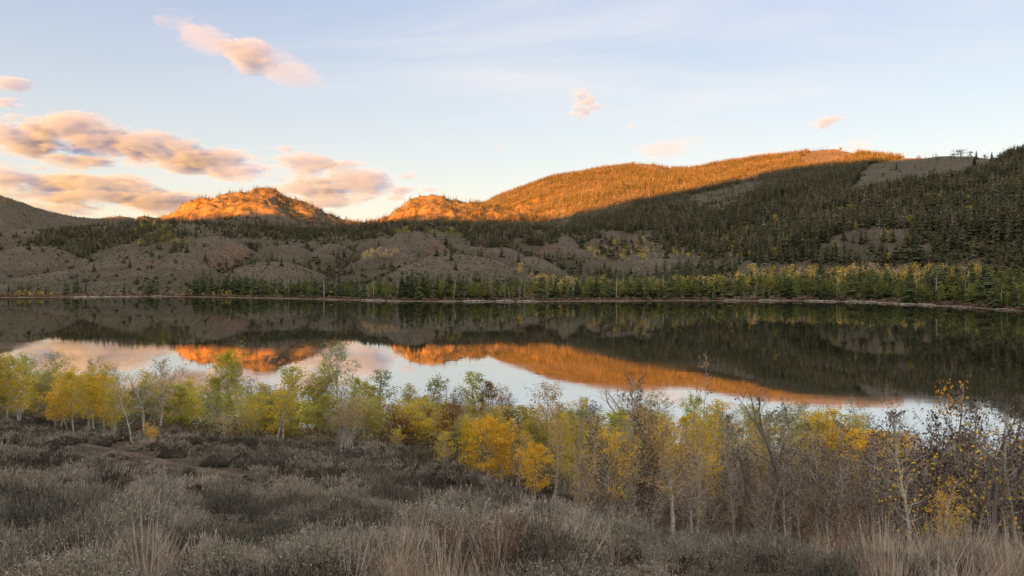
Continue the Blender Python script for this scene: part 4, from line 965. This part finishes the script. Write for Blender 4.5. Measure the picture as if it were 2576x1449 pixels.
for tr in TREES:
    p, fy, ty, wpx, key, lc, lab = tr
    if lab == 2:
        Y = fy; X = (p - CX) / F * Y; Z = float(near_z(X, Y))
        lim = np.interp(p, [0, 100, 300, 1000, 1130, 1300, 1420, 1600, 2100, 2250, 2600], [900, 912, 940, 980, 1005, 1015, 1000, 1005, 1020, 1075, 1095]) + rr.uniform(0, 45)
        Hh = min(6.5, CAMZ - Z - (lim - Y0) * Y / F)
        if Hh < 1.3: continue
        wpx = wpx * F / Y
    else:
        X, Y, Z = hit(p, fy, lo=13 if p > 1400 else 8)
        Hh = rr.uniform(1.5, 3.0) * (1.5 if p > 1750 else 1.1) if lab == 1 else max(.5, CAMZ - (ty - Y0) / F * Y - Z)
    T, Cm = SH_[key]
    W0 = {'full1': 3.0, 'full2': 2.6, 'full3': 3.4, 'mid1': 2.8, 'mid2': 2.4, 'mid3': 3.2, 'spire1': 1.5, 'spire2': 1.3, 'round1': 4.4}.get(key, 3.0)
    zm = ZM.setdefault(key, float(np.percentile(np.array([v.co.z for v in (Cm if W0 != 3.0 or key == 'full1' else T).vertices]), 99.97)))
    sw = max(.5 * Hh / 6, min(2.6 * Hh / 6, 1.02 * (wpx / F * Y) / W0)); sh = Hh / zm
    if lab == 1:
        gl = 'thin withered sapling in the tangled brown thicket at the lower right'; gr = 'withered saplings of the right thicket'
    elif lab == 2:
        gl = 'leafy tree filling the woods behind the front row above the near shore'; gr = 'trees of the woods behind the front row'
    elif lab: gl, gr = lab, None
    else:
        k_ = sorted(bycol[lc]).index(p); gr = None
        gl = '%s aspen, %s from the left among the others of its colour' % (COLW[lc], ORD[k_] if k_ < len(ORD) else 'last')
        if len(bycol[lc]) == 1: gl = '%s aspen, the only one of its colour' % COLW[lc]
    rt = empty('sapling' if lab == 1 else 'aspen_tree', (X, Y, Z), rr.uniform(0, 6.28), (sw, sw, sh)); tag(rt, gl, 'tree', gr)
    placed.append((X, Y))
    to = obj('trunk', T, rt)
    if key in ('bare2',) and lc == 'darkp' or lc in ('rust', 'greyg'):
        to.material_slots[0].link = 'OBJECT'; to.material_slots[0].material = M['dark_bark'] if lc in ('rust', 'greyg') else M['grey_bark']
    co = obj('crown', Cm, rt); co.material_slots[0].link = 'OBJECT'; co.material_slots[0].material = M['leaf_' + lc]
    # the leafy tops: a few late leaves on the right-hand trees are big, pale and single
    if lab and lab not in (1, 2) and ('orange leaves' in lab or 'single yellow' in lab or 'bare curving' in lab):
        g = np.random.default_rng(int(p)); ms = Cm.vertices; n_ = 95 if 'orange' in lab else 170
        zc = g.uniform(4.9, 6.1, n_) if 'orange' in lab else g.uniform(1.0, 5.0, n_)
        a_ = g.uniform(0, 6.28, n_); r_ = np.sqrt(g.uniform(0, 1, n_)) * (0.75 if 'orange' in lab else 1.5)
        V, Fc = cards(np.stack([np.cos(a_) * r_, np.sin(a_) * r_, zc], 1), .13 if 'orange' in lab else .12, g, .95)
        lo_ = obj('leaves', mesh_np('late_leaves', V, Fc, M['leaf_orange'] if 'orange' in lab else M['leaf_gold']), rt)
placed = np.array(placed)

# ------------------------------------------------------------------ trail
PTH = [(205, 1118), (262, 1127), (310, 1137), (360, 1148), (410, 1159), (460, 1170), (510, 1180), (560, 1190), (620, 1200)]
pp = np.array([hit(a, b)[:2] for a, b in PTH]); q = np.linspace(0, len(pp) - 1, 60)
pc = np.stack([np.interp(q, np.arange(len(pp)), pp[:, 0]), np.interp(q, np.arange(len(pp)), pp[:, 1])], 1)
dn = np.gradient(pc, axis=0); dn /= np.linalg.norm(dn, axis=1)[:, None]; nn = np.stack([-dn[:, 1], dn[:, 0]], 1)
wd_ = 0.30 + 0.10 * np.sin(q * 3.1) + 0.12 * fbm(q * 1.7, q * 0, 1.0, 3, 4); V = []
for k_ in (-1.5, -.33, .33, 1.5):
    e = pc + nn * wd_[:, None] * k_; V.append(np.stack([e[:, 0], e[:, 1], near_z(e[:, 0], e[:, 1]) + (.05 if abs(k_) < .5 else -.07)], 1))
V = np.stack(V, 1).reshape(-1, 3); ii = np.arange(59)[:, None] * 4 + np.arange(3)[None]
tag(obj('path', mesh_np('path', V, np.stack([ii, ii + 1, ii + 5, ii + 4], -1).reshape(-1, 4), M['path'], smooth=True)), kind='structure')
def off_path(x, y, d=1.0):
    return np.min(np.hypot(np.asarray(x)[:, None] - pc[None, :, 0], np.asarray(y)[:, None] - pc[None, :, 1]), 1) > d

# ------------------------------------------------------------------ sagebrush
SG = []
for i, (hh, ww, nt_) in enumerate([(.56, .40, 75), (.46, .46, 70), (.62, .36, 70), (.40, .34, 55), (.54, .50, 90)]):
    V, Fc, tm_ = sagebush(1000 + i, hh, ww * 1.15, int(nt_ * 1.6), 17, 3000, .0032, .021, cw=.62, ch=.48, lf_=.17)
    for j, tv in enumerate((.27, .43, .62)):
        g = np.random.default_rng(i * 7 + j)
        tt = np.clip(tv * tm_, 0, 1)
        SG.append(mesh_np('sagebrush', V, Fc, M['sage'], {'tint': tt}))
# near bushes: each a thing of its own
def blue(n, x0f, y0_, y1_, dmin, seed):
    g = np.random.default_rng(seed); P = []
    cell = {}
    for _ in range(n):
        y_ = y0_ + (y1_ - y0_) * g.uniform() ** .8; x_ = g.uniform(-1, 1) * (x0f * y_ + 1.5); dm = dmin * (1 + y_ * .02)
        ck = (int(x_ // 1.0), int(y_ // 1.0))
        if all(math.hypot(x_ - a, y_ - b) > dm for i in (-1, 0, 1) for j in (-1, 0, 1) for a, b in cell.get((ck[0] + i, ck[1] + j), [])):
            cell.setdefault(ck, []).append((x_, y_)); P.append((x_, y_))
    return np.array(P)
NB = blue(12000, .74, 4.6, 16.5, .80, 3)
dd = np.min(np.hypot(NB[:, 0:1] - placed[None, :, 0], NB[:, 1:2] - placed[None, :, 1]), 1)
pn = CX + F * NB[:, 0] / NB[:, 1]
NB = NB[(dd > .25) & ~((pn > 1480) & (NB[:, 1] > np.interp(pn, [1480, 1900, 2600], [16, 8.3, 8.0])))]
NB = NB[np.argsort(NB[:, 1])]
def sage_label(px_, Y_):
    return 'grey green sagebrush bush in the brush filling the foreground slope'
nsolo = 0; restP = []
for x_, y_ in NB:
    px_ = CX + F * x_ / y_
    if -80 < px_ < 2655 and nsolo < 290:
        right = px_ > 1900
        o = obj('sagebrush', SG[R.randrange(len(SG))], loc=(x_, y_, float(near_z(x_, y_)) - .04)); s_ = R.uniform(.7, 1.45) * (0.85 if y_ < 7 else 1.0) * float(np.interp(px_, [1350, 1700], [1.0, .6]))
        o.scale = (s_ * R.uniform(.9, 1.35), s_ * R.uniform(.9, 1.35), s_ * R.uniform(.8, 1.15)); o.rotation_euler = (R.gauss(0, .08), R.gauss(0, .08), R.uniform(0, 6.28))
        tag(o, sage_label(px_, y_), 'bush', 'sagebrush bushes of the foreground'); nsolo += 1
    else: restP.append((x_, y_))
print('near sage', nsolo, len(restP))
B2 = blue(60000, .80, 14.0, 74, .80, 4)
B2 = np.concatenate([B2[B2[:, 1] > 16.5], np.array(restP)])
pxb = CX + F * B2[:, 0] / B2[:, 1]
lim = np.interp(pxb, [-200, 100, 500, 900, 1300, 1700, 2600], [66, 62, 56, 52, 38, 13, 9])
B2 = B2[(B2[:, 1] < lim) & off_path(B2[:, 0], B2[:, 1] - .0, .75) & off_path(B2[:, 0], B2[:, 1] + .9, .6)]
SGL = [sagebush(1100 + i, hh, ww * 1.1, 34, 8, 140, .008, .04, .06, False) for i, (hh, ww) in enumerate([(.6, .46), (.52, .52), (.70, .44), (.42, .40), (.56, .36)])]
n_ = len(B2); print('sage', n_)
zz_ = near_z(B2[:, 0], B2[:, 1]); s_ = rng.uniform(.75, 1.6, n_)
for dy_ in (1.8, 3.2, 4.6): s_ = np.where(~off_path(B2[:, 0], B2[:, 1] + dy_, 0.9), s_ * .72, s_)
drift = np.interp(B2[:, 1], [10, 15, 25, 60], [.54, .47, .41, .38]) + .26 * fbm(B2[:, 0], B2[:, 1], 9, 3, 61) + rng.normal(0, .2, n_)
V, Fc, T = scatter_merge(SGL, rng.integers(0, 5, n_), np.stack([B2[:, 0], B2[:, 1], zz_ - .05], 1), np.stack([s_ * 1.1, s_ * 1.1, s_], 1), rot2(n_), np.clip(drift, 0.05, .95))
tag(obj('sagebrush_cover', mesh_np('sagebrush_cover', V, Fc, M['sage'], {'tint': T})), kind='stuff')
# litter and low dry growth between the bushes
n_ = 6000; y_ = 8 + 56 * rng.uniform(0, 1, n_) ** 1.5; x_ = rng.uniform(-1, 1, n_) * (y_ * .78 + 2)
k = off_path(x_, y_, .35); x_, y_ = x_[k], y_[k]; n_ = len(x_)
LT = [shrub(1200 + i, 44, .20, .22, .0035, 1.5, .6, .0) for i in range(4)]
s_ = rng.uniform(.6, 1.6, n_)
V, Fc, T = scatter_merge(LT, rng.integers(0, 4, n_), np.stack([x_, y_, near_z(x_, y_)], 1), np.repeat(s_[:, None], 3, 1), rot2(n_), np.clip(rng.normal(.35, .25, n_), 0, 1))
tag(obj('dry_undergrowth', mesh_np('dry_undergrowth', V, Fc, M['sage'], {'tint': T})), kind='stuff')

# ------------------------------------------------------------------ tall dry grass and weed stalks in front
def tuft(seed, n=90, h=.75, w=.16, bw=.0035, lean=.35):
    g = np.random.default_rng(seed); Vs, Fs = [], []; o_ = 0
    for i in range(n):
        a = g.uniform(0, 6.28); r = w * math.sqrt(g.uniform()); L = h * g.uniform(.45, 1.1); d = np.array([math.cos(a), math.sin(a), 0]) * lean * g.uniform(.1, 1.3)
        b = np.array([math.cos(a) * r, math.sin(a) * r, -.03]); t_ = np.array([0, .35, .7, 1.0]); cur = b + np.outer(t_, [0, 0, L]) + np.outer(t_ ** 1.7, d * L)
        sdv = np.array([-math.sin(a + g.uniform(-1, 1)), math.cos(a), 0]) * bw; ws_ = np.array([1, .9, .7, .15])
        Vs.append(np.concatenate([cur - sdv * ws_[:, None], cur + sdv * ws_[:, None]])); Fs += [(o_ + j, o_ + j + 1, o_ + j + 5, o_ + j + 4) for j in range(3)]; o_ += 8
    return np.concatenate(Vs), np.array(Fs)
def weed(seed, n=16, h=.85):
    g = np.random.default_rng(seed); A = Acc(); P = []
    for i in range(n):
        a = g.uniform(0, 6.28); r = .14 * math.sqrt(g.uniform()); L = h * g.uniform(.6, 1.1); t_ = np.linspace(0, 1, 5)
        cur = np.stack([math.cos(a) * (r + .18 * t_ ** 2 * L), math.sin(a) * (r + .18 * t_ ** 2 * L), t_ * L - .03], 1); cur[1:] += g.normal(0, .008, (4, 3))
        A.add(tube(cur, np.array([.0035, .003, .0028, .0022, .0015]), 3))
        m_ = g.uniform(.45, 1, 26); P.append(np.stack([np.interp(m_, t_, cur[:, c]) for c in range(3)], 1) + g.normal(0, .018, (26, 3)))
    return A.get(), cards(np.concatenate(P), .022, g, .9)
M['straw'] = leaf_mat('straw', [(0, (.24, .17, .12)), (.4, (.42, .33, .25)), (.75, (.56, .46, .37)), (1, (.68, .58, .48))], .15, 3)
M['weed'] = leaf_mat('weed_seed', [(0, (.10, .055, .04)), (.5, (.20, .115, .08)), (1, (.36, .22, .15))], .1, 3)
GT = [mesh_np('dry_grass', *tuft(1300 + i, n=n2, h=hh, w=ww, lean=ln), M['straw']) for i, (n2, hh, ww, ln) in enumerate([(80, .95, .20, .35), (60, .75, .16, .5), (110, .7, .24, .45), (26, 1.15, .12, .3)])]
for i in range(120):
    zone = rr.random()
    if zone < .28: px_, yv = rr.uniform(900, 1420), rr.uniform(5.0, 7.5)
    elif zone < .62: px_, yv = rr.uniform(2080, 2640), rr.uniform(5.0, 9.0)
    elif zone < .80: px_, yv = rr.uniform(-40, 560), rr.uniform(5.0, 7.2)
    else: px_, yv = rr.uniform(0, 2575), rr.uniform(5, 11)
    x_ = (px_ - CX) / F * yv; o = obj('grass_tuft', GT[rr.choice([0, 1, 2, 2, 3])], loc=(x_, yv, float(near_z(x_, yv)) - .02)); s_ = rr.uniform(.38, .72) * (1.05 if .28 <= zone < .62 else 1)
    o.scale = (s_, s_, s_ * rr.uniform(.8, 1.1)); o.rotation_euler = (rr.gauss(0, .1), rr.gauss(.05, .12), rr.uniform(0, 6.28))
    lb = 'pale dry grass tuft with long bent stalks at the bottom centre of the foreground' if zone < .28 else 'tall straw coloured grass tuft in front of the right thicket' if zone < .62 else 'dry bleached grass tuft at the lower left foreground' if zone < .8 else 'single dry grass tuft between the sagebrush of the slope'
    gr = ('grass at bottom centre', 'grass at lower right', 'grass at lower left', 'grass between the sagebrush')[0 if zone < .28 else 1 if zone < .62 else 2 if zone < .8 else 3]
    tag(o, lb, 'grass', gr)
WM = [weed(1400 + i) for i in range(3)]
def both(a, b): return mesh_np('weed', np.concatenate([a[0], b[0]]), np.concatenate([a[1], b[1] + len(a[0])]), M['weed'])
WMm = [both(a, b) for a, b in WM]
for i in range(14):
    px_, yv = (rr.gauss(1210, 130), rr.uniform(5.6, 7.6)) if i < 9 else (rr.uniform(1950, 2300), rr.uniform(7, 10))
    x_ = (px_ - CX) / F * yv; rt = obj('weed', WMm[i % 3], loc=(x_, yv, float(near_z(x_, yv)) - .02)); rt.rotation_euler[2] = rr.uniform(0, 6.28); rt.scale = (rr.uniform(.6, .85),) * 3
    tag(rt, 'reddish brown dried weed with seedy stalks at the bottom centre' if i < 9 else 'small reddish brown dried weed below the right thicket', 'weed', 'reddish weeds at bottom centre' if i < 9 else 'reddish weeds at lower right')

# ------------------------------------------------------------------ two pale rocks among the sagebrush
M['rock'] = plain_mat('pale_lichen_rock', (.09, .085, .075), (.33, .31, .28), 4)
def boulder(seed, sx, sy, sz):
    g = np.random.default_rng(seed); me_ = bpy.data.meshes.new('rock'); import bmesh
    bm = bmesh.new(); bmesh.ops.create_icosphere(bm, subdivisions=4, radius=1.0)
    for v in bm.verts:
        c = v.co; k_ = 1 + .22 * float(vnoise(np.array(c.x * 1.6 + seed), np.array(c.y * 1.6 + c.z * 1.3), seed)) + .10 * float(vnoise(np.array(c.x * 4 + c.z * 3), np.array(c.y * 4), seed + 3))
        v.co = Vector((c.x * sx * k_, c.y * sy * k_, max(-.25, round(c.z * k_ * 3.2) / 3.2 * .35 + c.z * k_ * .65) * sz))
    bm.to_mesh(me_); bm.free(); me_.materials.append(M['rock']); return me_
for p, fy, sd_, sx, lb in ((441, 1240, 3, .30, 'flat pale rock lying in the sagebrush at the left'), (714, 1244, 8, .30, 'pale boulder among the sagebrush left of the middle')):
    X, Y, Z = hit(p, fy); tag(obj('rock', boulder(sd_, sx, sx * .7, sx * .5), loc=(X, Y, Z + .25)), lb, 'rock')

# ------------------------------------------------------------------ underbrush below and between the near trees
M['brush'] = leaf_tint('underbrush', [(0, (.05, .045, .028)), (.3, (.13, .105, .06)), (.55, (.22, .17, .09)), (.75, (.28, .24, .17)), (.9, (.40, .28, .07)), (1, (.33, .21, .09))], .2)
n_ = 2300; p_ = rng.uniform(-250, 2800, n_); f0 = np.interp(p_, [-200, 0, 500, 900, 1300, 1600, 2600], [64, 60, 54, 48, 34, 26, 24]); s0 = np.interp(p_, [0, 900, 1500, 2600], [86, 81, 78, 75])
y_ = f0 + (s0 - f0) * rng.uniform(0, 1, n_); x_ = (p_ - CX) / F * y_
UB = [leafy(1500 + i, n=190, W=1.1, lo=.02, size=.07, trunk=False, shape=.3)[0] for i in range(4)]
hh = rng.uniform(.5, 1.3, n_) * np.clip(1 + (y_ - f0) * .03, 1, 1.6); V, Fc, T = scatter_merge(UB, rng.integers(0, 4, n_), np.stack([x_, y_, near_z(x_, y_) - .1], 1), np.stack([hh * 1.2, hh * 1.2, hh], 1), rot2(n_), rng.beta(2, 2.6, n_))
tag(obj('underbrush', mesh_np('underbrush', V, Fc, M['brush'], {'tint': T})), kind='stuff')
# tangled bare twigs of the right-hand thicket
n_ = 430; p_ = rng.uniform(1400, 2800, n_); y_ = 17.5 + 19 * rng.uniform(0, 1, n_) ** .9
k = y_ > np.interp(p_, [1400, 1600, 1900, 2800], [27, 23, 18.5, 17.5]); p_, y_ = p_[k], y_[k]; n_ = len(p_); x_ = (p_ - CX) / F * y_
TW = [aspen(1600 + i, H=6.0, W=4.2, lo=.1, limbs=20, twigs=6, nleaf=0, wob=.3, r0=.07, stems=2)[0] for i in range(4)]
TW = [(v / 6.0, f_) for v, f_ in TW]
hh = rng.uniform(1.1, 2.9, n_); V, Fc, T = scatter_merge(TW, rng.integers(0, 4, n_), np.stack([x_, y_, near_z(x_, y_) - .1], 1), np.stack([hh * .9, hh * .9, hh], 1), rot2(n_), rng.beta(2, 4, n_))
M['tangle'] = leaf_tint('thicket_twigs', [(0, (.13, .10, .08)), (.4, (.26, .21, .17)), (.8, (.42, .35, .29)), (1, (.52, .45, .38))], .1)
tag(obj('thicket', mesh_np('thicket', V, Fc, M['tangle'], {'tint': T})), kind='stuff')

# ================================================================== CLOUDS
def cloud_mat(name, dens, nscale, hole, colr=(.26, .40, .74)):
    m, nt = new_mat(name)
    tcn = nt.nodes.new('ShaderNodeTexCoord'); g = nt.nodes.new('ShaderNodeNewGeometry')
    ln = nt.nodes.new('ShaderNodeVectorMath'); ln.operation = 'LENGTH'; nt.links.new(tcn.outputs['Object'], ln.inputs[0])
    n = noise(nt, mapping(nt, g.outputs['Position'], scale=(.5, .65, 1.6)), nscale, 7, 0.68)
    d = math_n(nt, 'SUBTRACT', 1.0, ln.outputs['Value'])
    d = math_n(nt, 'ADD', math_n(nt, 'MULTIPLY', d, 1.15), math_n(nt, 'MULTIPLY', math_n(nt, 'SUBTRACT', n, 0.5), 4.8))
    d = maprange(nt, d, hole, hole + .5, 0, dens)
    v = nt.nodes.new('ShaderNodeVolumePrincipled'); v.inputs['Color'].default_value = (*colr, 1); v.inputs['Anisotropy'].default_value = 0.0
    nt.links.new(d, v.inputs['Density'])
    o = nt.nodes.new('ShaderNodeOutputMaterial'); nt.links.new(v.outputs[0], o.inputs['Volume'])
    return m
M['cloud'] = cloud_mat('cloud_body', .0064, .0046, .16); M['wisp'] = cloud_mat('cloud_wisp', .0016, .0050, .12); M['puff'] = cloud_mat('cloud_puff', .009, .010, .35)
import bmesh
cme = bpy.data.meshes.new('cloud'); bm = bmesh.new(); bmesh.ops.create_icosphere(bm, subdivisions=3, radius=1.0); bm.to_mesh(cme); bm.free(); cme.materials.append(None)
CL = [  # px, py, half width, half height (px), kind, tilt in degrees, label
 (618, 138, 78, 50, 'cloud', 8, 'bright peach puff of cloud high at the upper left'), (505, 90, 120, 42, 'wisp', 24, 'thin pale wisp trailing above left of the peach puff'), (725, 178, 115, 44, 'wisp', 26, 'grey mauve wisp trailing below right of the peach puff'),
 (60, 345, 130, 58, 'cloud', 4, 'left end of the long mauve cloud bank'), (215, 345, 150, 62, 'cloud', 6, 'pink crested middle of the long mauve cloud bank'), (400, 380, 165, 56, 'cloud', 8, 'grey mauve centre of the long cloud bank'), (575, 415, 150, 44, 'cloud', 10, 'tapering right end of the long mauve cloud bank'), (190, 400, 100, 30, 'cloud', 6, 'low grey fringe under the long mauve cloud bank'),
 (70, 462, 190, 52, 'cloud', 3, 'broad peach cloud low at the left edge'), (270, 482, 190, 50, 'cloud', 4, 'broad pink cloud low behind the left hills'), (430, 508, 170, 38, 'cloud', 3, 'flat mauve cloud just above the left sunlit hill'), (110, 525, 170, 26, 'cloud', 2, 'pale low cloud over the far left mountain'),
 (770, 425, 85, 42, 'cloud', 5, 'small mauve cloud above right of the left sunlit hill'), (890, 455, 100, 50, 'cloud', 5, 'pink and mauve cloud at the right end of the cloud field'), (735, 478, 100, 32, 'cloud', 0, 'pinkish low cloud right above the sunlit hill top'), (800, 505, 120, 26, 'cloud', 0, 'orange edged low cloud right of the left hill'),
 (718, 376, 26, 12, 'puff', 0, 'tiny salmon cloud floating between the cloud banks'), (1010, 476, 46, 20, 'puff', -5, 'small grey cloud above the gap in the hills'), (1000, 498, 36, 16, 'puff', 0, 'lower small grey cloud above the gap in the hills'), (1024, 442, 32, 10, 'puff', -8, 'thin grey sliver of cloud above the gap'), (1078, 478, 26, 10, 'puff', 0, 'tiny grey cloud left of the second sunlit hill'),
 (1460, 244, 42, 22, 'puff', 15, 'small cream cloud, upper of the pair right of centre'), (1478, 277, 48, 22, 'puff', -4, 'small cream cloud, lower of the pair right of centre'), (1588, 316, 22, 15, 'puff', 0, 'tiny grey puff right of the cream pair'), (2078, 305, 52, 18, 'puff', -10, 'small pink cloud over the right ridge'), (1256, 377, 16, 12, 'puff', 0, 'tiny peach fleck of cloud in the centre of the sky'),
 (1680, 372, 90, 26, 'wisp', -8, 'faint peach wisp above the golden ridge'), (2150, 368, 80, 20, 'wisp', -14, 'peach wisp just over the golden summit'), (1950, 386, 70, 16, 'wisp', -6, 'low peach wisp touching the ridge left of the summit'),
 (28, 216, 75, 22, 'cloud', 4, 'pink cloud at the left edge high above the bank'), (22, 260, 52, 16, 'puff', 0, 'grey sliver of cloud below the pink one at the left edge')]
CD = 6500.0
for px_, py_, hw, hh, kd, tl, lb in CL:
    hw *= 1.05; hh *= 1.0
    X, Z = (px_ - CX) / F * CD, CAMZ + (Y0 - py_) / F * CD
    o = obj('cloud', cme, loc=(X, CD, Z)); k_ = CD / F
    o.scale = (hw * k_, min(hw, hh * 2.2) * k_, hh * k_); o.rotation_euler = (0, math.radians(tl), 0)
    o.material_slots[0].link = 'OBJECT'; o.material_slots[0].material = M[kd]
    tag(o, lb, 'cloud')
